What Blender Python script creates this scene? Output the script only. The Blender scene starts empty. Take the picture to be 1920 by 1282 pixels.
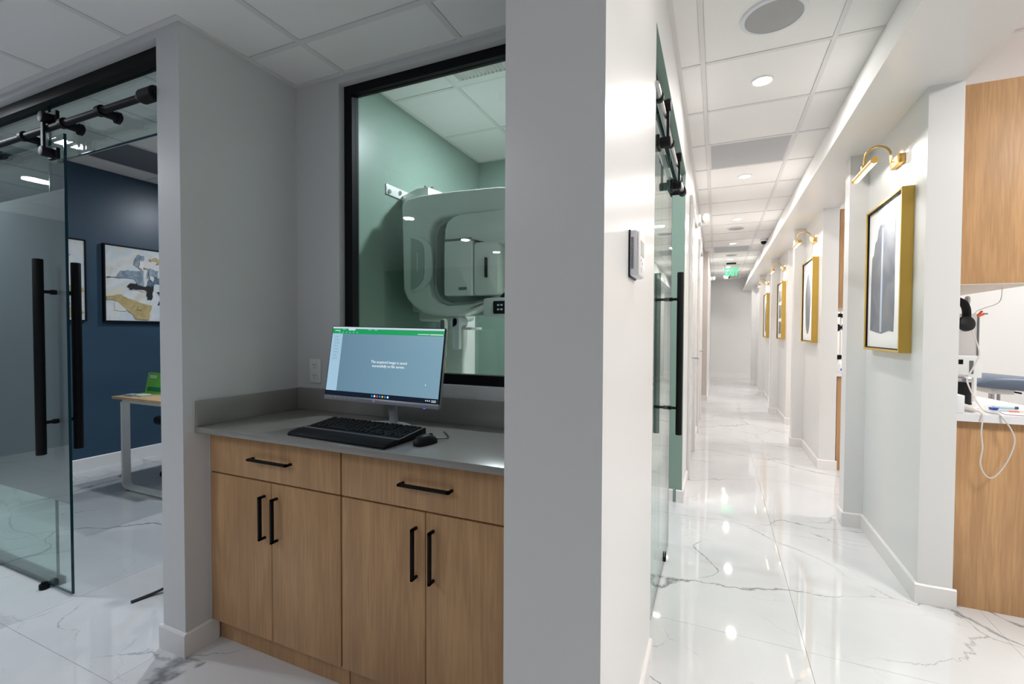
import bpy, bmesh, math, random
from mathutils import Vector, Matrix
from math import pi, sin, cos, radians

C = bpy.context.scene.collection
S = bpy.context.scene

# ------------------------------------------------------------------ camera, world, exposure
YAW, PITCH, ROLL, FPX, CAMZ = 0.4136, -0.0234, 0.0041, 874.1, 1.27
fw = Vector((-sin(YAW)*cos(PITCH), cos(YAW)*cos(PITCH), sin(PITCH)))
r0 = Vector((cos(YAW), sin(YAW), 0)); u0 = r0.cross(fw)
rt = r0*cos(ROLL) + u0*sin(ROLL); up = rt.cross(fw)
cam = bpy.data.objects.new('camera', bpy.data.cameras.new('camera')); C.objects.link(cam)
cam.matrix_world = Matrix(((rt.x, up.x, -fw.x, 0), (rt.y, up.y, -fw.y, 0), (rt.z, up.z, -fw.z, CAMZ), (0, 0, 0, 1)))
cam.data.sensor_width = 36; cam.data.lens = FPX/1920*36; cam.data.clip_start = 0.02
S.camera = cam
W = bpy.data.worlds.new('world'); S.world = W; W.use_nodes = True
W.node_tree.nodes['Background'].inputs[0].default_value = (0.80, 0.86, 1, 1)
W.node_tree.nodes['Background'].inputs[1].default_value = 0.3
S.view_settings.view_transform = 'Standard'; S.view_settings.look = 'None'
S.view_settings.gamma = 1; S.view_settings.exposure = 0.0
S.cycles.max_bounces = 10; S.cycles.diffuse_bounces = 6; S.cycles.glossy_bounces = 5
S.cycles.transparent_max_bounces = 12

P_CORR, P_HALL, P_OFFICE, P_XRAY, P_OP, P_PIC = 12.3, 5.4, 22.0, 26.0, 36.0, 4.0
WARM, COOL, NEUT = (1.0, 0.955, 0.915), (0.86, 0.92, 1.0), (1.0, 0.98, 0.96)

def area_light(name, loc, power, size, color=NEUT, parent=None, rot=(0, 0, 0), shape='DISK', size_y=None, spread=None):
    l = bpy.data.lights.new(name, 'AREA'); l.energy = power; l.color = color; l.shape = shape; l.size = size
    if size_y: l.size_y = size_y
    if spread: l.spread = spread
    o = bpy.data.objects.new(name, l); C.objects.link(o); o.rotation_euler = rot
    o.location = Vector(loc) - (org(parent) if parent else Vector())
    if parent: o.parent = parent
    return o

def at(px, py, ax, v):
    """point of the place seen at a photograph pixel, on the plane x, y or z = v"""
    d = fw + rt*((px-960)/FPX) - up*((py-641)/FPX); o = Vector((0, 0, CAMZ)); i = 'xyz'.index(ax)
    return o + d*((v-o[i])/d[i])

# ------------------------------------------------------------------ materials
def s2l(c):
    return tuple(((x/255)/12.92 if x <= 10 else (((x/255)+.055)/1.055)**2.4) for x in c)

def mat(name, col, rough=.5, metal=0, spec=.5, emit=None, es=1, coat=0):
    m = bpy.data.materials.new(name); m.use_nodes = True
    b = m.node_tree.nodes['Principled BSDF']
    b.inputs['Base Color'].default_value = (*col, 1); b.inputs['Roughness'].default_value = rough
    b.inputs['Metallic'].default_value = metal; b.inputs['Specular IOR Level'].default_value = spec
    b.inputs['Coat Weight'].default_value = coat
    if emit:
        b.inputs['Emission Color'].default_value = (*emit, 1); b.inputs['Emission Strength'].default_value = es
    return m

def N(m, t, **kw):
    n = m.node_tree.nodes.new(t)
    for k, v in kw.items():
        if k.startswith('i_'):
            n.inputs[int(k[2:]) if k[2:].isdigit() else k[2:]].default_value = v
        else: setattr(n, k, v)
    return n
def LK(m, a, ao, b, bi): m.node_tree.links.new(a.outputs[ao], b.inputs[bi])

def add_bump(m, scale, strength, detail=3, dist=.01):
    b = m.node_tree.nodes['Principled BSDF']
    g = N(m, 'ShaderNodeNewGeometry'); n = N(m, 'ShaderNodeTexNoise'); n.inputs['Scale'].default_value = scale
    n.inputs['Detail'].default_value = detail
    LK(m, g, 'Position', n, 'Vector'); bp = N(m, 'ShaderNodeBump')
    bp.inputs['Strength'].default_value = strength; bp.inputs['Distance'].default_value = dist
    LK(m, n, 0, bp, 'Height'); LK(m, bp, 0, b, 'Normal')

def ramp(m, stops):
    r = N(m, 'ShaderNodeValToRGB'); e = r.color_ramp.elements
    e[0].position, e[0].color = stops[0][0], (*stops[0][1], 1); e[1].position, e[1].color = stops[-1][0], (*stops[-1][1], 1)
    for p, c in stops[1:-1]:
        x = e.new(p); x.color = (*c, 1)
    return r

def m_marble():
    m = mat('polished_marble', (.8, .8, .8), .03, spec=.85); b = m.node_tree.nodes['Principled BSDF']
    g = N(m, 'ShaderNodeNewGeometry')
    def noise(scale, detail, vec, vo=0, rough=.5):
        n = N(m, 'ShaderNodeTexNoise'); n.inputs['Scale'].default_value = scale; n.inputs['Detail'].default_value = detail; n.inputs['Roughness'].default_value = rough
        LK(m, vec, vo, n, 'Vector'); return n
    def warp(vec, vo, scale, amt, detail, rough=.5):
        n = noise(scale, detail, vec, vo, rough)
        c = N(m, 'ShaderNodeVectorMath', operation='SUBTRACT'); c.inputs[1].default_value = (.5, .5, .5); LK(m, n, 'Color', c, 0)
        k = N(m, 'ShaderNodeVectorMath', operation='SCALE'); k.inputs['Scale'].default_value = amt; LK(m, c, 0, k, 0)
        a = N(m, 'ShaderNodeVectorMath', operation='ADD'); LK(m, vec, vo, a, 0); LK(m, k, 0, a, 1); return a
    w1 = warp(g, 'Position', .8, 1.5, 2); w2 = warp(w1, 0, 4.5, .20, 6, .6)
    prev = None
    for sc, rot, width, amt, off, th in ((.95, .35, .019, .85, 3.1, .35), (1.45, -.55, .015, .62, 9.4, .45), (2.8, .15, .016, .32, 5.7, .50)):
        mp = N(m, 'ShaderNodeMapping'); mp.inputs['Rotation'].default_value = (0, 0, rot); mp.inputs['Scale'].default_value = (.6, 1.25, 1)
        mp.inputs['Location'].default_value = (off, off*1.7, 0); LK(m, w2, 0, mp, 'Vector')
        v = N(m, 'ShaderNodeTexVoronoi', feature='DISTANCE_TO_EDGE', voronoi_dimensions='2D'); v.inputs['Scale'].default_value = sc; LK(m, mp, 0, v, 'Vector')
        wn = noise(sc*3, 3, mp); wr = N(m, 'ShaderNodeMapRange'); wr.inputs['From Min'].default_value = .35; wr.inputs['From Max'].default_value = .7
        wr.inputs['To Min'].default_value = width*.18; wr.inputs['To Max'].default_value = width; LK(m, wn, 0, wr, 'Value')
        dv = N(m, 'ShaderNodeMath', operation='DIVIDE'); LK(m, v, 0, dv, 0); LK(m, wr, 0, dv, 1)
        mr = N(m, 'ShaderNodeMapRange'); mr.inputs['To Min'].default_value = 1; mr.inputs['To Max'].default_value = 0; LK(m, dv, 0, mr, 'Value')
        mk = noise(sc*1.1, 2, mp); mm = N(m, 'ShaderNodeMapRange'); mm.inputs['From Min'].default_value = th; mm.inputs['From Max'].default_value = th+.14; LK(m, mk, 0, mm, 'Value')
        p = N(m, 'ShaderNodeMath', operation='MULTIPLY'); LK(m, mr, 0, p, 0); LK(m, mm, 0, p, 1)
        q = N(m, 'ShaderNodeMath', operation='MULTIPLY'); q.inputs[1].default_value = amt; LK(m, p, 0, q, 0)
        if prev:
            t = N(m, 'ShaderNodeMath', operation='MAXIMUM'); LK(m, prev, 0, t, 0); LK(m, q, 0, t, 1); prev = t
        else: prev = q
    cl = noise(1.6, 5, w2)
    cr = ramp(m, [(.35, (.64, .645, .66)), (.65, (.71, .71, .715))]); LK(m, cl, 0, cr, 0)
    mx = N(m, 'ShaderNodeMix', data_type='RGBA'); LK(m, prev, 0, mx, 0); LK(m, cr, 0, mx, 6); mx.inputs[7].default_value = (.15, .155, .175, 1)
    LK(m, mx, 2, b, 'Base Color')
    return m

def m_wood(name, light, dark, scale=1, horiz=None):
    m = mat(name, light, .45, spec=.35); b = m.node_tree.nodes['Principled BSDF']
    g = N(m, 'ShaderNodeTexCoord'); oi = N(m, 'ShaderNodeObjectInfo')
    ad = N(m, 'ShaderNodeVectorMath', operation='ADD'); mu = N(m, 'ShaderNodeMath', operation='MULTIPLY'); mu.inputs[1].default_value = 7
    LK(m, oi, 'Random', mu, 0); LK(m, g, 'Object', ad, 0); LK(m, mu, 0, ad, 1)
    mp = N(m, 'ShaderNodeMapping'); mp.inputs['Scale'].default_value = horiz or (1, 1, .05); LK(m, ad, 0, mp, 'Vector')
    n1 = N(m, 'ShaderNodeTexNoise'); n1.inputs['Scale'].default_value = 13*scale; n1.inputs['Detail'].default_value = 6; n1.inputs['Distortion'].default_value = 1.2; LK(m, mp, 0, n1, 'Vector')
    n2 = N(m, 'ShaderNodeTexNoise'); n2.inputs['Scale'].default_value = 130*scale; n2.inputs['Detail'].default_value = 4; LK(m, mp, 0, n2, 'Vector')
    mp3 = N(m, 'ShaderNodeMapping'); mp3.inputs['Scale'].default_value = tuple(x**.5 for x in (horiz or (1, 1, .09))); LK(m, ad, 0, mp3, 'Vector')
    n3 = N(m, 'ShaderNodeTexNoise'); n3.inputs['Scale'].default_value = 5*scale; n3.inputs['Detail'].default_value = 1; n3.inputs['Distortion'].default_value = 2; LK(m, mp3, 0, n3, 'Vector')
    a = N(m, 'ShaderNodeMath', operation='MULTIPLY'); a.inputs[1].default_value = .36; LK(m, n1, 0, a, 0)
    c = N(m, 'ShaderNodeMath', operation='MULTIPLY_ADD'); c.inputs[1].default_value = .42; LK(m, n2, 0, c, 0); LK(m, a, 0, c, 2)
    d = N(m, 'ShaderNodeMath', operation='MULTIPLY_ADD'); d.inputs[1].default_value = .25; LK(m, n3, 0, d, 0); LK(m, c, 0, d, 2)
    r = ramp(m, [(.36, dark), (.50, tuple((x+y)/2 for x, y in zip(light, dark))), (.60, light), (.75, tuple(x*1.08 for x in light))]); LK(m, d, 0, r, 0)
    LK(m, r, 0, b, 'Base Color')
    bp = N(m, 'ShaderNodeBump'); bp.inputs['Strength'].default_value = .15; bp.inputs['Distance'].default_value = .002; LK(m, n2, 0, bp, 'Height'); LK(m, bp, 0, b, 'Normal')
    return m

def m_glass(name, tint=(.90, .96, .94), ior=1.5):
    m = bpy.data.materials.new(name); m.use_nodes = True; nt = m.node_tree; nt.nodes.clear()
    o = N(m, 'ShaderNodeOutputMaterial'); t = N(m, 'ShaderNodeBsdfTransparent'); t.inputs[0].default_value = (*tint, 1)
    g = N(m, 'ShaderNodeBsdfGlossy'); g.inputs['Roughness'].default_value = 0; g.inputs[0].default_value = (.95, .98, .97, 1)
    f = N(m, 'ShaderNodeFresnel'); gm = N(m, 'ShaderNodeNewGeometry')
    mr = N(m, 'ShaderNodeMapRange'); mr.inputs['To Min'].default_value = ior; mr.inputs['To Max'].default_value = 1/ior   # both faces reflect alike: no total reflection inside the sheet
    LK(m, gm, 'Backfacing', mr, 'Value'); LK(m, mr, 0, f, 0)
    x = N(m, 'ShaderNodeMixShader'); LK(m, f, 0, x, 0); LK(m, t, 0, x, 1); LK(m, g, 0, x, 2); LK(m, x, 0, o, 0)
    return m

def m_frost():
    m = bpy.data.materials.new('frosted_film'); m.use_nodes = True; nt = m.node_tree; nt.nodes.clear()
    o = N(m, 'ShaderNodeOutputMaterial'); d = N(m, 'ShaderNodeBsdfDiffuse'); d.inputs[0].default_value = (.44, .41, .44, 1)
    tl = N(m, 'ShaderNodeBsdfRefraction'); tl.inputs['Color'].default_value = (.86, .82, .86, 1); tl.inputs['Roughness'].default_value = .55; tl.inputs['IOR'].default_value = 1.12
    a = N(m, 'ShaderNodeMixShader'); a.inputs[0].default_value = .40; LK(m, d, 0, a, 1); LK(m, tl, 0, a, 2); LK(m, a, 0, o, 0)
    return m

def m_perf(name, a=(.42, .43, .45), b_=(.30, .31, .33), sc=180):
    m = mat(name, a, .5); b = m.node_tree.nodes['Principled BSDF']
    g = N(m, 'ShaderNodeNewGeometry'); v = N(m, 'ShaderNodeTexVoronoi'); v.inputs['Scale'].default_value = sc; v.inputs['Randomness'].default_value = 0
    LK(m, g, 'Position', v, 'Vector'); r = ramp(m, [(.25, b_), (.4, a)]); LK(m, v, 0, r, 0); LK(m, r, 0, b, 'Base Color')
    return m

M = {}
M['paint'] = mat('wall_paint_light_grey', (.66, .665, .67), .38, spec=.45); add_bump(M['paint'], 60, .04, 4, .004)
M['paint_corr'] = mat('wall_paint_satin_white', (.76, .757, .75), .30, spec=.5); add_bump(M['paint_corr'], 45, .06, 4, .004)
M['trim'] = mat('trim_white', (.82, .80, .79), .35)
M['gloss_white'] = mat('door_gloss_white', (.80, .785, .77), .12, coat=.4)
M['beige'] = mat('wall_paint_beige', (.66, .58, .52), .5)
M['green'] = mat('wall_paint_sage_green', (.24, .335, .285), .35); add_bump(M['green'], 60, .04, 4, .004)
M['navy'] = mat('wall_paint_navy', (.038, .078, .122), .34); add_bump(M['navy'], 60, .04, 4, .004)
M['tile_c'] = mat('ceiling_tile_mineral', (.84, .825, .81), .9, spec=.1); add_bump(M['tile_c'], 300, .05, 2, .001)
M['tbar'] = mat('ceiling_rail_white', (.72, .705, .695), .6)
M['grout'] = mat('grout_grey', (.58, .58, .59), .8)
M['marble'] = m_marble()
M['oak'] = m_wood('oak_laminate', (.60, .355, .175), (.44, .25, .122))
M['oak_h'] = m_wood('oak_laminate_top', (.60, .40, .24), (.42, .26, .14), 1, (.09, 1, 1))
M['oak_pale'] = m_wood('pale_wood_underside', (.74, .64, .54), (.66, .55, .45))
M['counter'] = mat('quartz_grey', (.29, .28, .26), .22, spec=.5)
M['counter_w'] = mat('quartz_white', (.80, .80, .82), .2)
M['black'] = mat('black_metal', (.006, .006, .007), .5, spec=.15)
M['black_s'] = mat('black_metal_satin', (.007, .007, .008), .55, spec=.2)
M['blackp'] = mat('black_plastic', (.008, .009, .010), .5, spec=.3)
M['key'] = mat('key_plastic', (.010, .010, .012), .5, spec=.3)
M['rest'] = mat('wrist_rest', (.007, .008, .010), .6, spec=.25)
M['grey_metal'] = mat('grey_metal', (.20, .21, .22), .35, metal=.5)
M['steel'] = mat('brushed_steel', (.5, .5, .52), .3, metal=.9)
M['silver'] = mat('silver_plastic', (.42, .42, .46), .3, metal=.3)
M['brass'] = mat('brass_brushed', (.62, .40, .12), .33, metal=.9)
M['gold'] = mat('gold_frame', (.60, .385, .075), .42, metal=.35)
M['glass'] = m_glass('clear_glass')
M['glass2'] = m_glass('window_glass', (.93, .965, .945), 1.5)
M['glass_edge'] = mat('glass_edge_teal', (.012, .05, .06), .1)
M['frost'] = m_frost()
M['white_pl'] = mat('white_plastic', (.84, .84, .82), .3)
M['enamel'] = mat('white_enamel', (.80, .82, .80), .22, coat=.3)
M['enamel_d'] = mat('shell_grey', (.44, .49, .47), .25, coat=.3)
M['lav'] = mat('thermostat_grey', (.50, .52, .60), .4)
M['board_grey'] = mat('board_grey', (.60, .58, .58), .5)
M['lcd'] = mat('lcd_grey', (.33, .35, .33), .3)
M['dark'] = mat('dark_slot', (.02, .02, .022), .6)
M['perf'] = m_perf('perforated_grey')
M['perf_d'] = m_perf('perforated_dark', (.16, .17, .19), (.10, .10, .12))
M['spk'] = m_perf('speaker_mesh', (.36, .36, .36), (.26, .26, .26), 260)
M['lamp'] = mat('lamp_lens', (1, 1, 1), .3, emit=(1, .99, .97), es=14)
M['lamp_h'] = mat('lamp_lens_hall', (1, 1, 1), .3, emit=(.96, .98, 1), es=30)
M['lamp_w'] = mat('lamp_strip_warm', (1, .9, .7), .3, emit=(1, .86, .62), es=3.5)
M['canvas'] = mat('canvas_white', (.72, .70, .66), .7)
M['mat_white'] = mat('mat_board', (.80, .79, .77), .6)
def m_blotch(name, cols, sc, det=4, rough=.7):
    m = mat(name, cols[0], rough); b = m.node_tree.nodes['Principled BSDF']
    g = N(m, 'ShaderNodeNewGeometry'); n = N(m, 'ShaderNodeTexNoise'); n.inputs['Scale'].default_value = sc; n.inputs['Detail'].default_value = det
    n.inputs['Distortion'].default_value = .6; LK(m, g, 'Position', n, 'Vector')
    k = len(cols); r = ramp(m, [(.3+.4*i/(k-1), c) for i, c in enumerate(cols)]); LK(m, n, 0, r, 0); LK(m, r, 0, b, 'Base Color')
    return m
M['inkblue'] = m_blotch('ink_blue_grey', [(.12, .135, .17), (.17, .18, .20), (.21, .21, .215)], 6)
M['inkpale'] = mat('ink_pale_blue', (.42, .48, .58), .7)
M['p_cream'] = m_blotch('oil_cream', [(.62, .60, .52), (.74, .74, .72), (.60, .66, .70), (.72, .66, .52)], 5)
M['p_must'] = m_blotch('oil_mustard', [(.42, .31, .12), (.55, .44, .22)], 20)
M['p_slate'] = m_blotch('oil_slate', [(.16, .22, .28), (.36, .42, .48)], 22)
M['p_black'] = mat('oil_black', (.015, .015, .02), .5)
M['p_blue'] = m_blotch('oil_blue', [(.06, .11, .17), (.16, .22, .27)], 25)
M['green_card'] = m_blotch('green_card', [(.10, .42, .05), (.16, .52, .07)], 9)
M['green_dk'] = mat('green_dark', (.01, .20, .08), .5)
M['pale_card'] = mat('pale_green_paper', (.45, .58, .42), .6)
M['chair_blue'] = mat('upholstery_slate_blue', (.10, .135, .19), .45)
M['led_blue'] = mat('led_blue', (0, 0, .1), .4, emit=(.1, .1, 1), es=2)
M['orange'] = mat('clip_orange', (.85, .10, .02), .4)
M['cable'] = mat('cable_ivory', (.66, .62, .56), .45)
M['cable_b'] = mat('cable_black', (.012, .012, .012), .5)
M['cobalt'] = mat('cobalt_blue', (.01, .03, .50), .3)
M['lilac'] = mat('lilac_paper', (.66, .56, .80), .6)
M['paper'] = mat('paper_white', (.82, .81, .82), .6)
M['cyan'] = mat('syringe_cyan', (.45, .66, .72), .3)
M['navy_d'] = mat('cap_navy', (.03, .06, .20), .4)
M['tan'] = mat('wand_tan', (.55, .42, .20), .4)
def emis(name, rgb, k=1.0): return mat(name, (.01, .01, .01), .25, spec=.3, emit=s2l(rgb), es=k)
def m_screen():
    m = emis('screen_field', (108, 142, 162)); b = m.node_tree.nodes['Principled BSDF']
    t = N(m, 'ShaderNodeTexCoord'); s = N(m, 'ShaderNodeSeparateXYZ'); LK(m, t, 'Object', s, 0)
    r = ramp(m, [(0, s2l((98, 130, 152))), (1, s2l((122, 158, 176)))])
    mr = N(m, 'ShaderNodeMapRange'); mr.inputs['From Min'].default_value = -.27; mr.inputs['From Max'].default_value = .27
    LK(m, s, 0, mr, 'Value'); LK(m, mr, 0, r, 0); LK(m, r, 0, b, 'Emission Color'); return m
M['s_field'] = m_screen()
M['s_side'] = emis('screen_side', (160, 195, 218)); M['s_white'] = emis('screen_white', (200, 212, 228)); M['s_green'] = emis('screen_green', (10, 152, 88))
M['s_task'] = emis('screen_taskbar', (14, 26, 44)); M['s_text'] = emis('screen_text', (225, 236, 242)); M['s_teal'] = emis('screen_teal', (150, 200, 205))
M['s_line'] = emis('screen_line', (120, 145, 170)); M['s_blue'] = emis('screen_blue', (40, 130, 210)); M['s_yel'] = emis('screen_yellow', (225, 180, 40)); M['s_red'] = emis('screen_red', (190, 80, 90))
M['exit_g'] = mat('exit_green', (0, .4, .12), .4, emit=(0.0, .62, .22), es=1.1)
M['acrylic'] = m_glass('acrylic', (.93, .96, .94), 1.35)

# ------------------------------------------------------------------ geometry helpers
def org(o):
    v = Vector()
    while o is not None:
        v += o.location; o = o.parent
    return v

def new_bm(): return bmesh.new()
def merge(bm, t, mtx=None):
    if mtx: bmesh.ops.transform(t, matrix=mtx, verts=t.verts)
    me = bpy.data.meshes.new('t'); t.to_mesh(me); t.free(); bm.from_mesh(me); bpy.data.meshes.remove(me)

def box(bm, x0, x1, y0, y1, z0, z1, bev=0, seg=2, mtx=None):
    t = bmesh.new()
    x0, x1 = min(x0, x1), max(x0, x1); y0, y1 = min(y0, y1), max(y0, y1); z0, z1 = min(z0, z1), max(z0, z1)
    vs = [t.verts.new((x, y, z)) for x in (x0, x1) for y in (y0, y1) for z in (z0, z1)]
    for f in ((0, 1, 3, 2), (4, 6, 7, 5), (0, 4, 5, 1), (2, 3, 7, 6), (0, 2, 6, 4), (1, 5, 7, 3)): t.faces.new([vs[i] for i in f])
    if bev: bmesh.ops.bevel(t, geom=list(t.edges), offset=bev, segments=seg, profile=.5, affect='EDGES')
    merge(bm, t, mtx); return bm

def cyl(bm, p0, p1, r, r2=None, n=20, bev=0):
    p0, p1 = Vector(p0), Vector(p1); d = p1-p0; t = bmesh.new()
    bmesh.ops.create_cone(t, cap_ends=True, segments=n, radius1=r, radius2=r if r2 is None else r2, depth=d.length)
    if bev:
        es = [e for e in t.edges if len(e.link_faces) == 2 and any(len(f.verts) > 4 for f in e.link_faces)]
        bmesh.ops.bevel(t, geom=es, offset=bev, segments=2, profile=.5, affect='EDGES')
    q = Vector((0, 0, 1)).rotation_difference(d.normalized())
    merge(bm, t, Matrix.Translation((p0+p1)/2) @ q.to_matrix().to_4x4()); return bm

def lathe(bm, prof, loc, n=28, axis=None):
    """prof: (radius, height) pairs round the z axis through loc"""
    t = bmesh.new(); rings = []
    for r, z in prof:
        rings.append([t.verts.new((max(r, 1e-5)*cos(2*pi*i/n), max(r, 1e-5)*sin(2*pi*i/n), z)) for i in range(n)])
    for a, b in zip(rings, rings[1:]):
        for i in range(n): t.faces.new((a[i], a[(i+1) % n], b[(i+1) % n], b[i]))
    for ring, r in ((rings[0], prof[0][0]), (rings[-1], prof[-1][0])):
        if r > 1e-4: t.faces.new(ring)
    bmesh.ops.remove_doubles(t, verts=t.verts, dist=2e-5)
    m = Matrix.Translation(loc)
    if axis: m = m @ Vector((0, 0, 1)).rotation_difference(Vector(axis).normalized()).to_matrix().to_4x4()
    merge(bm, t, m); return bm

def smooth_path(pts, k=6):
    pts = [Vector(p) for p in pts]; out = []
    for i in range(len(pts)-1):
        p0 = pts[max(i-1, 0)]; p1 = pts[i]; p2 = pts[i+1]; p3 = pts[min(i+2, len(pts)-1)]
        for j in range(k):
            t = j/k
            out.append(.5*((2*p1)+(p2-p0)*t+(2*p0-5*p1+4*p2-p3)*t*t+(3*p1-p0-3*p2+p3)*t**3))
    out.append(pts[-1]); return out

def tube(bm, pts, r, n=8, closed=False, rx=None):
    pts = [Vector(p) for p in pts]; t = bmesh.new(); rings = []; ref = None
    L = len(pts)
    for i, p in enumerate(pts):
        a = pts[(i-1) % L] if (closed or i > 0) else p; b = pts[(i+1) % L] if (closed or i < L-1) else p
        d = (b-a).normalized()
        if ref is None: ref = Vector((0, 0, 1)) if abs(d.z) < .9 else Vector((1, 0, 0))
        s = d.cross(ref).normalized(); ref = s.cross(d).normalized()
        rr = r[i] if isinstance(r, (list, tuple)) else r; ry = rx if rx else rr
        rings.append([t.verts.new(p + s*rr*cos(2*pi*k/n) + ref*ry*sin(2*pi*k/n)) for k in range(n)])
    for i in range(L if closed else L-1):
        a, b = rings[i], rings[(i+1) % L]
        for k in range(n): t.faces.new((a[k], a[(k+1) % n], b[(k+1) % n], b[k]))
    if not closed: t.faces.new(rings[0][::-1]); t.faces.new(rings[-1])
    merge(bm, t); return bm

def prism(bm, poly, axis, d0, d1, bev=0, seg=2):
    """extrude a 2D outline along an axis; axis 'y': poly is (x,z); 'z': (x,y); 'x': (y,z)"""
    t = bmesh.new()
    def P(a, b, d): return {'y': (a, d, b), 'z': (a, b, d), 'x': (d, a, b)}[axis]
    A = [t.verts.new(P(a, b, d0)) for a, b in poly]; B = [t.verts.new(P(a, b, d1)) for a, b in poly]
    t.faces.new(A); t.faces.new(B[::-1])
    n = len(poly)
    for i in range(n): t.faces.new((A[i], A[(i+1) % n], B[(i+1) % n], B[i]))
    bmesh.ops.recalc_face_normals(t, faces=t.faces)
    if bev:
        es = [e for e in t.edges if any(len(f.verts) == n and n != 4 for f in e.link_faces)] or list(t.edges)
        bmesh.ops.bevel(t, geom=es, offset=bev, segments=seg, profile=.5, affect='EDGES', clamp_overlap=True)
    merge(bm, t); return bm

def rrect(x0, x1, z0, z1, r, k=6):
    out = []
    for cx, cz, a0 in ((x1-r, z1-r, 0), (x0+r, z1-r, pi/2), (x0+r, z0+r, pi), (x1-r, z0+r, 1.5*pi)):
        out += [(cx+r*cos(a0+pi/2*i/k), cz+r*sin(a0+pi/2*i/k)) for i in range(k+1)]
    return out

def ring_plate(bm, outer, inner, y0, y1, bev):
    """plate in the x-z plane with a hole, rounded edges (a filled curve made into a mesh)"""
    cu = bpy.data.curves.new('c', 'CURVE'); cu.dimensions = '2D'; cu.fill_mode = 'BOTH'
    for pl in (outer, inner):
        if not pl: continue
        sp = cu.splines.new('POLY'); sp.points.add(len(pl)-1)
        for i, (a, b) in enumerate(pl): sp.points[i].co = (a, b, 0, 1)
        sp.use_cyclic_u = True
    cu.extrude = (y1-y0)/2-bev; cu.bevel_depth = bev; cu.bevel_resolution = 3; cu.offset = -bev
    o = bpy.data.objects.new('c', cu); C.objects.link(o)
    bpy.context.view_layer.update()
    me = bpy.data.meshes.new_from_object(o.evaluated_get(bpy.context.evaluated_depsgraph_get()))
    bpy.data.objects.remove(o); bpy.data.curves.remove(cu)
    me.transform(Matrix.Translation((0, (y0+y1)/2, 0)) @ Matrix.Rotation(pi/2, 4, 'X'))
    bm.from_mesh(me); bpy.data.meshes.remove(me); return bm

def text_bm(s, size, mtx, depth=.0004, align='CENTER', bold=0.0, xs=1.0):
    cu = bpy.data.curves.new('t', 'FONT'); cu.body = s; cu.size = size; cu.extrude = depth; cu.align_x = align; cu.align_y = 'CENTER'; cu.offset = bold; cu.resolution_u = 3
    cu.space_line = 1.05
    o = bpy.data.objects.new('t', cu); C.objects.link(o); bpy.context.view_layer.update()
    me = bpy.data.meshes.new_from_object(o.evaluated_get(bpy.context.evaluated_depsgraph_get()))
    bpy.data.objects.remove(o); bpy.data.curves.remove(cu)
    me.transform(mtx @ Matrix.Diagonal((xs, 1, 1, 1)))
    bm = bmesh.new(); bm.from_mesh(me); bpy.data.meshes.remove(me); return bm

def tag(o, label=None, cat=None, group=None, kind=None):
    if label: o['label'] = label
    if cat: o['category'] = cat
    if group: o['group'] = group
    if kind: o['kind'] = kind
    return o

def thing(name, label, cat, loc=(0, 0, 0), group=None, kind=None, rotz=0):
    o = bpy.data.objects.new(name, None); C.objects.link(o); o.location = loc; o.rotation_euler = (0, 0, rotz)
    o.empty_display_size = .05
    return tag(o, label, cat, group, kind)

def part(name, bm, m, parent=None, label=None, smooth=True, kind=None, angle=35):
    me = bpy.data.meshes.new(name); 
    if smooth is not None: bmesh.ops.recalc_face_normals(bm, faces=bm.faces)
    bm.to_mesh(me); bm.free()
    if parent is not None: me.transform(Matrix.Translation(-org(parent)))
    me.materials.append(M[m] if isinstance(m, str) else m)
    if smooth:
        for p in me.polygons: p.use_smooth = True
        me.set_sharp_from_angle(angle=radians(angle))
    o = bpy.data.objects.new(name, me); C.objects.link(o)
    if parent is not None: o.parent = parent
    if label: o['label'] = label
    if kind: o['kind'] = kind
    return o

def lone(name, bm, m, label, cat, loc=(0, 0, 0), group=None, kind=None, smooth=True):
    """a thing that is one mesh; its origin sits at loc"""
    me = bpy.data.meshes.new(name); bmesh.ops.recalc_face_normals(bm, faces=bm.faces); bm.to_mesh(me); bm.free()
    me.transform(Matrix.Translation(-Vector(loc))); me.materials.append(M[m])
    if smooth:
        for p in me.polygons: p.use_smooth = True
        me.set_sharp_from_angle(angle=radians(35))
    o = bpy.data.objects.new(name, me); C.objects.link(o); o.location = loc
    return tag(o, label, cat, group, kind)

def B(*a, **k): return box(new_bm(), *a, **k)
def struct(name, bm, m, label, cat, parent=None, loc=None):
    if parent: return part(name, bm, m, parent, smooth=False)
    if loc is None:
        xs = [v.co for v in bm.verts]; loc = (sum(v.x for v in xs)/len(xs), sum(v.y for v in xs)/len(xs), min(v.z for v in xs))
    return lone(name, bm, m, label, cat, loc, kind='structure', smooth=False)

def copy_tree(o, parent=None, offset=None, label=None):
    c = o.copy(); C.objects.link(c)
    if parent: c.parent = parent
    if offset: c.location = o.location + Vector(offset)
    if label: c['label'] = label
    for ch in list(o.children): copy_tree(ch, c)
    return c

# ------------------------------------------------------------------ floor and ceilings
ZH, ZC = 2.436, 2.74
floor = struct('floor', B(-6.5, 4.0, -4, 14.4, -.12, -.008), 'grout', 'glossy white marble tile floor running through hall and rooms', 'floor')
TX, TY, JX, JY = .776, 1.212, .343, 2.143
tile_me = None
def in_view(x, y, m=.12):
    return True
for i in range(-9, 5):
    for j in range(-5, 11):
        x0 = JX+i*TX; y0 = JY+j*TY
        if x0 > 4 or x0+TX < -6.5 or y0+TY < -4 or y0 > 14.4: continue
        if tile_me is None:
            b = B(.0007, TX-.0007, .0007, TY-.0007, -.008, 0); tile_me = bpy.data.meshes.new('floor_tile'); b.to_mesh(tile_me); b.free(); tile_me.materials.append(M['marble'])
        o = bpy.data.objects.new('floor_tile', tile_me); C.objects.link(o); o.parent = floor; o.location = Vector((x0, y0, 0))-floor.location

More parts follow.
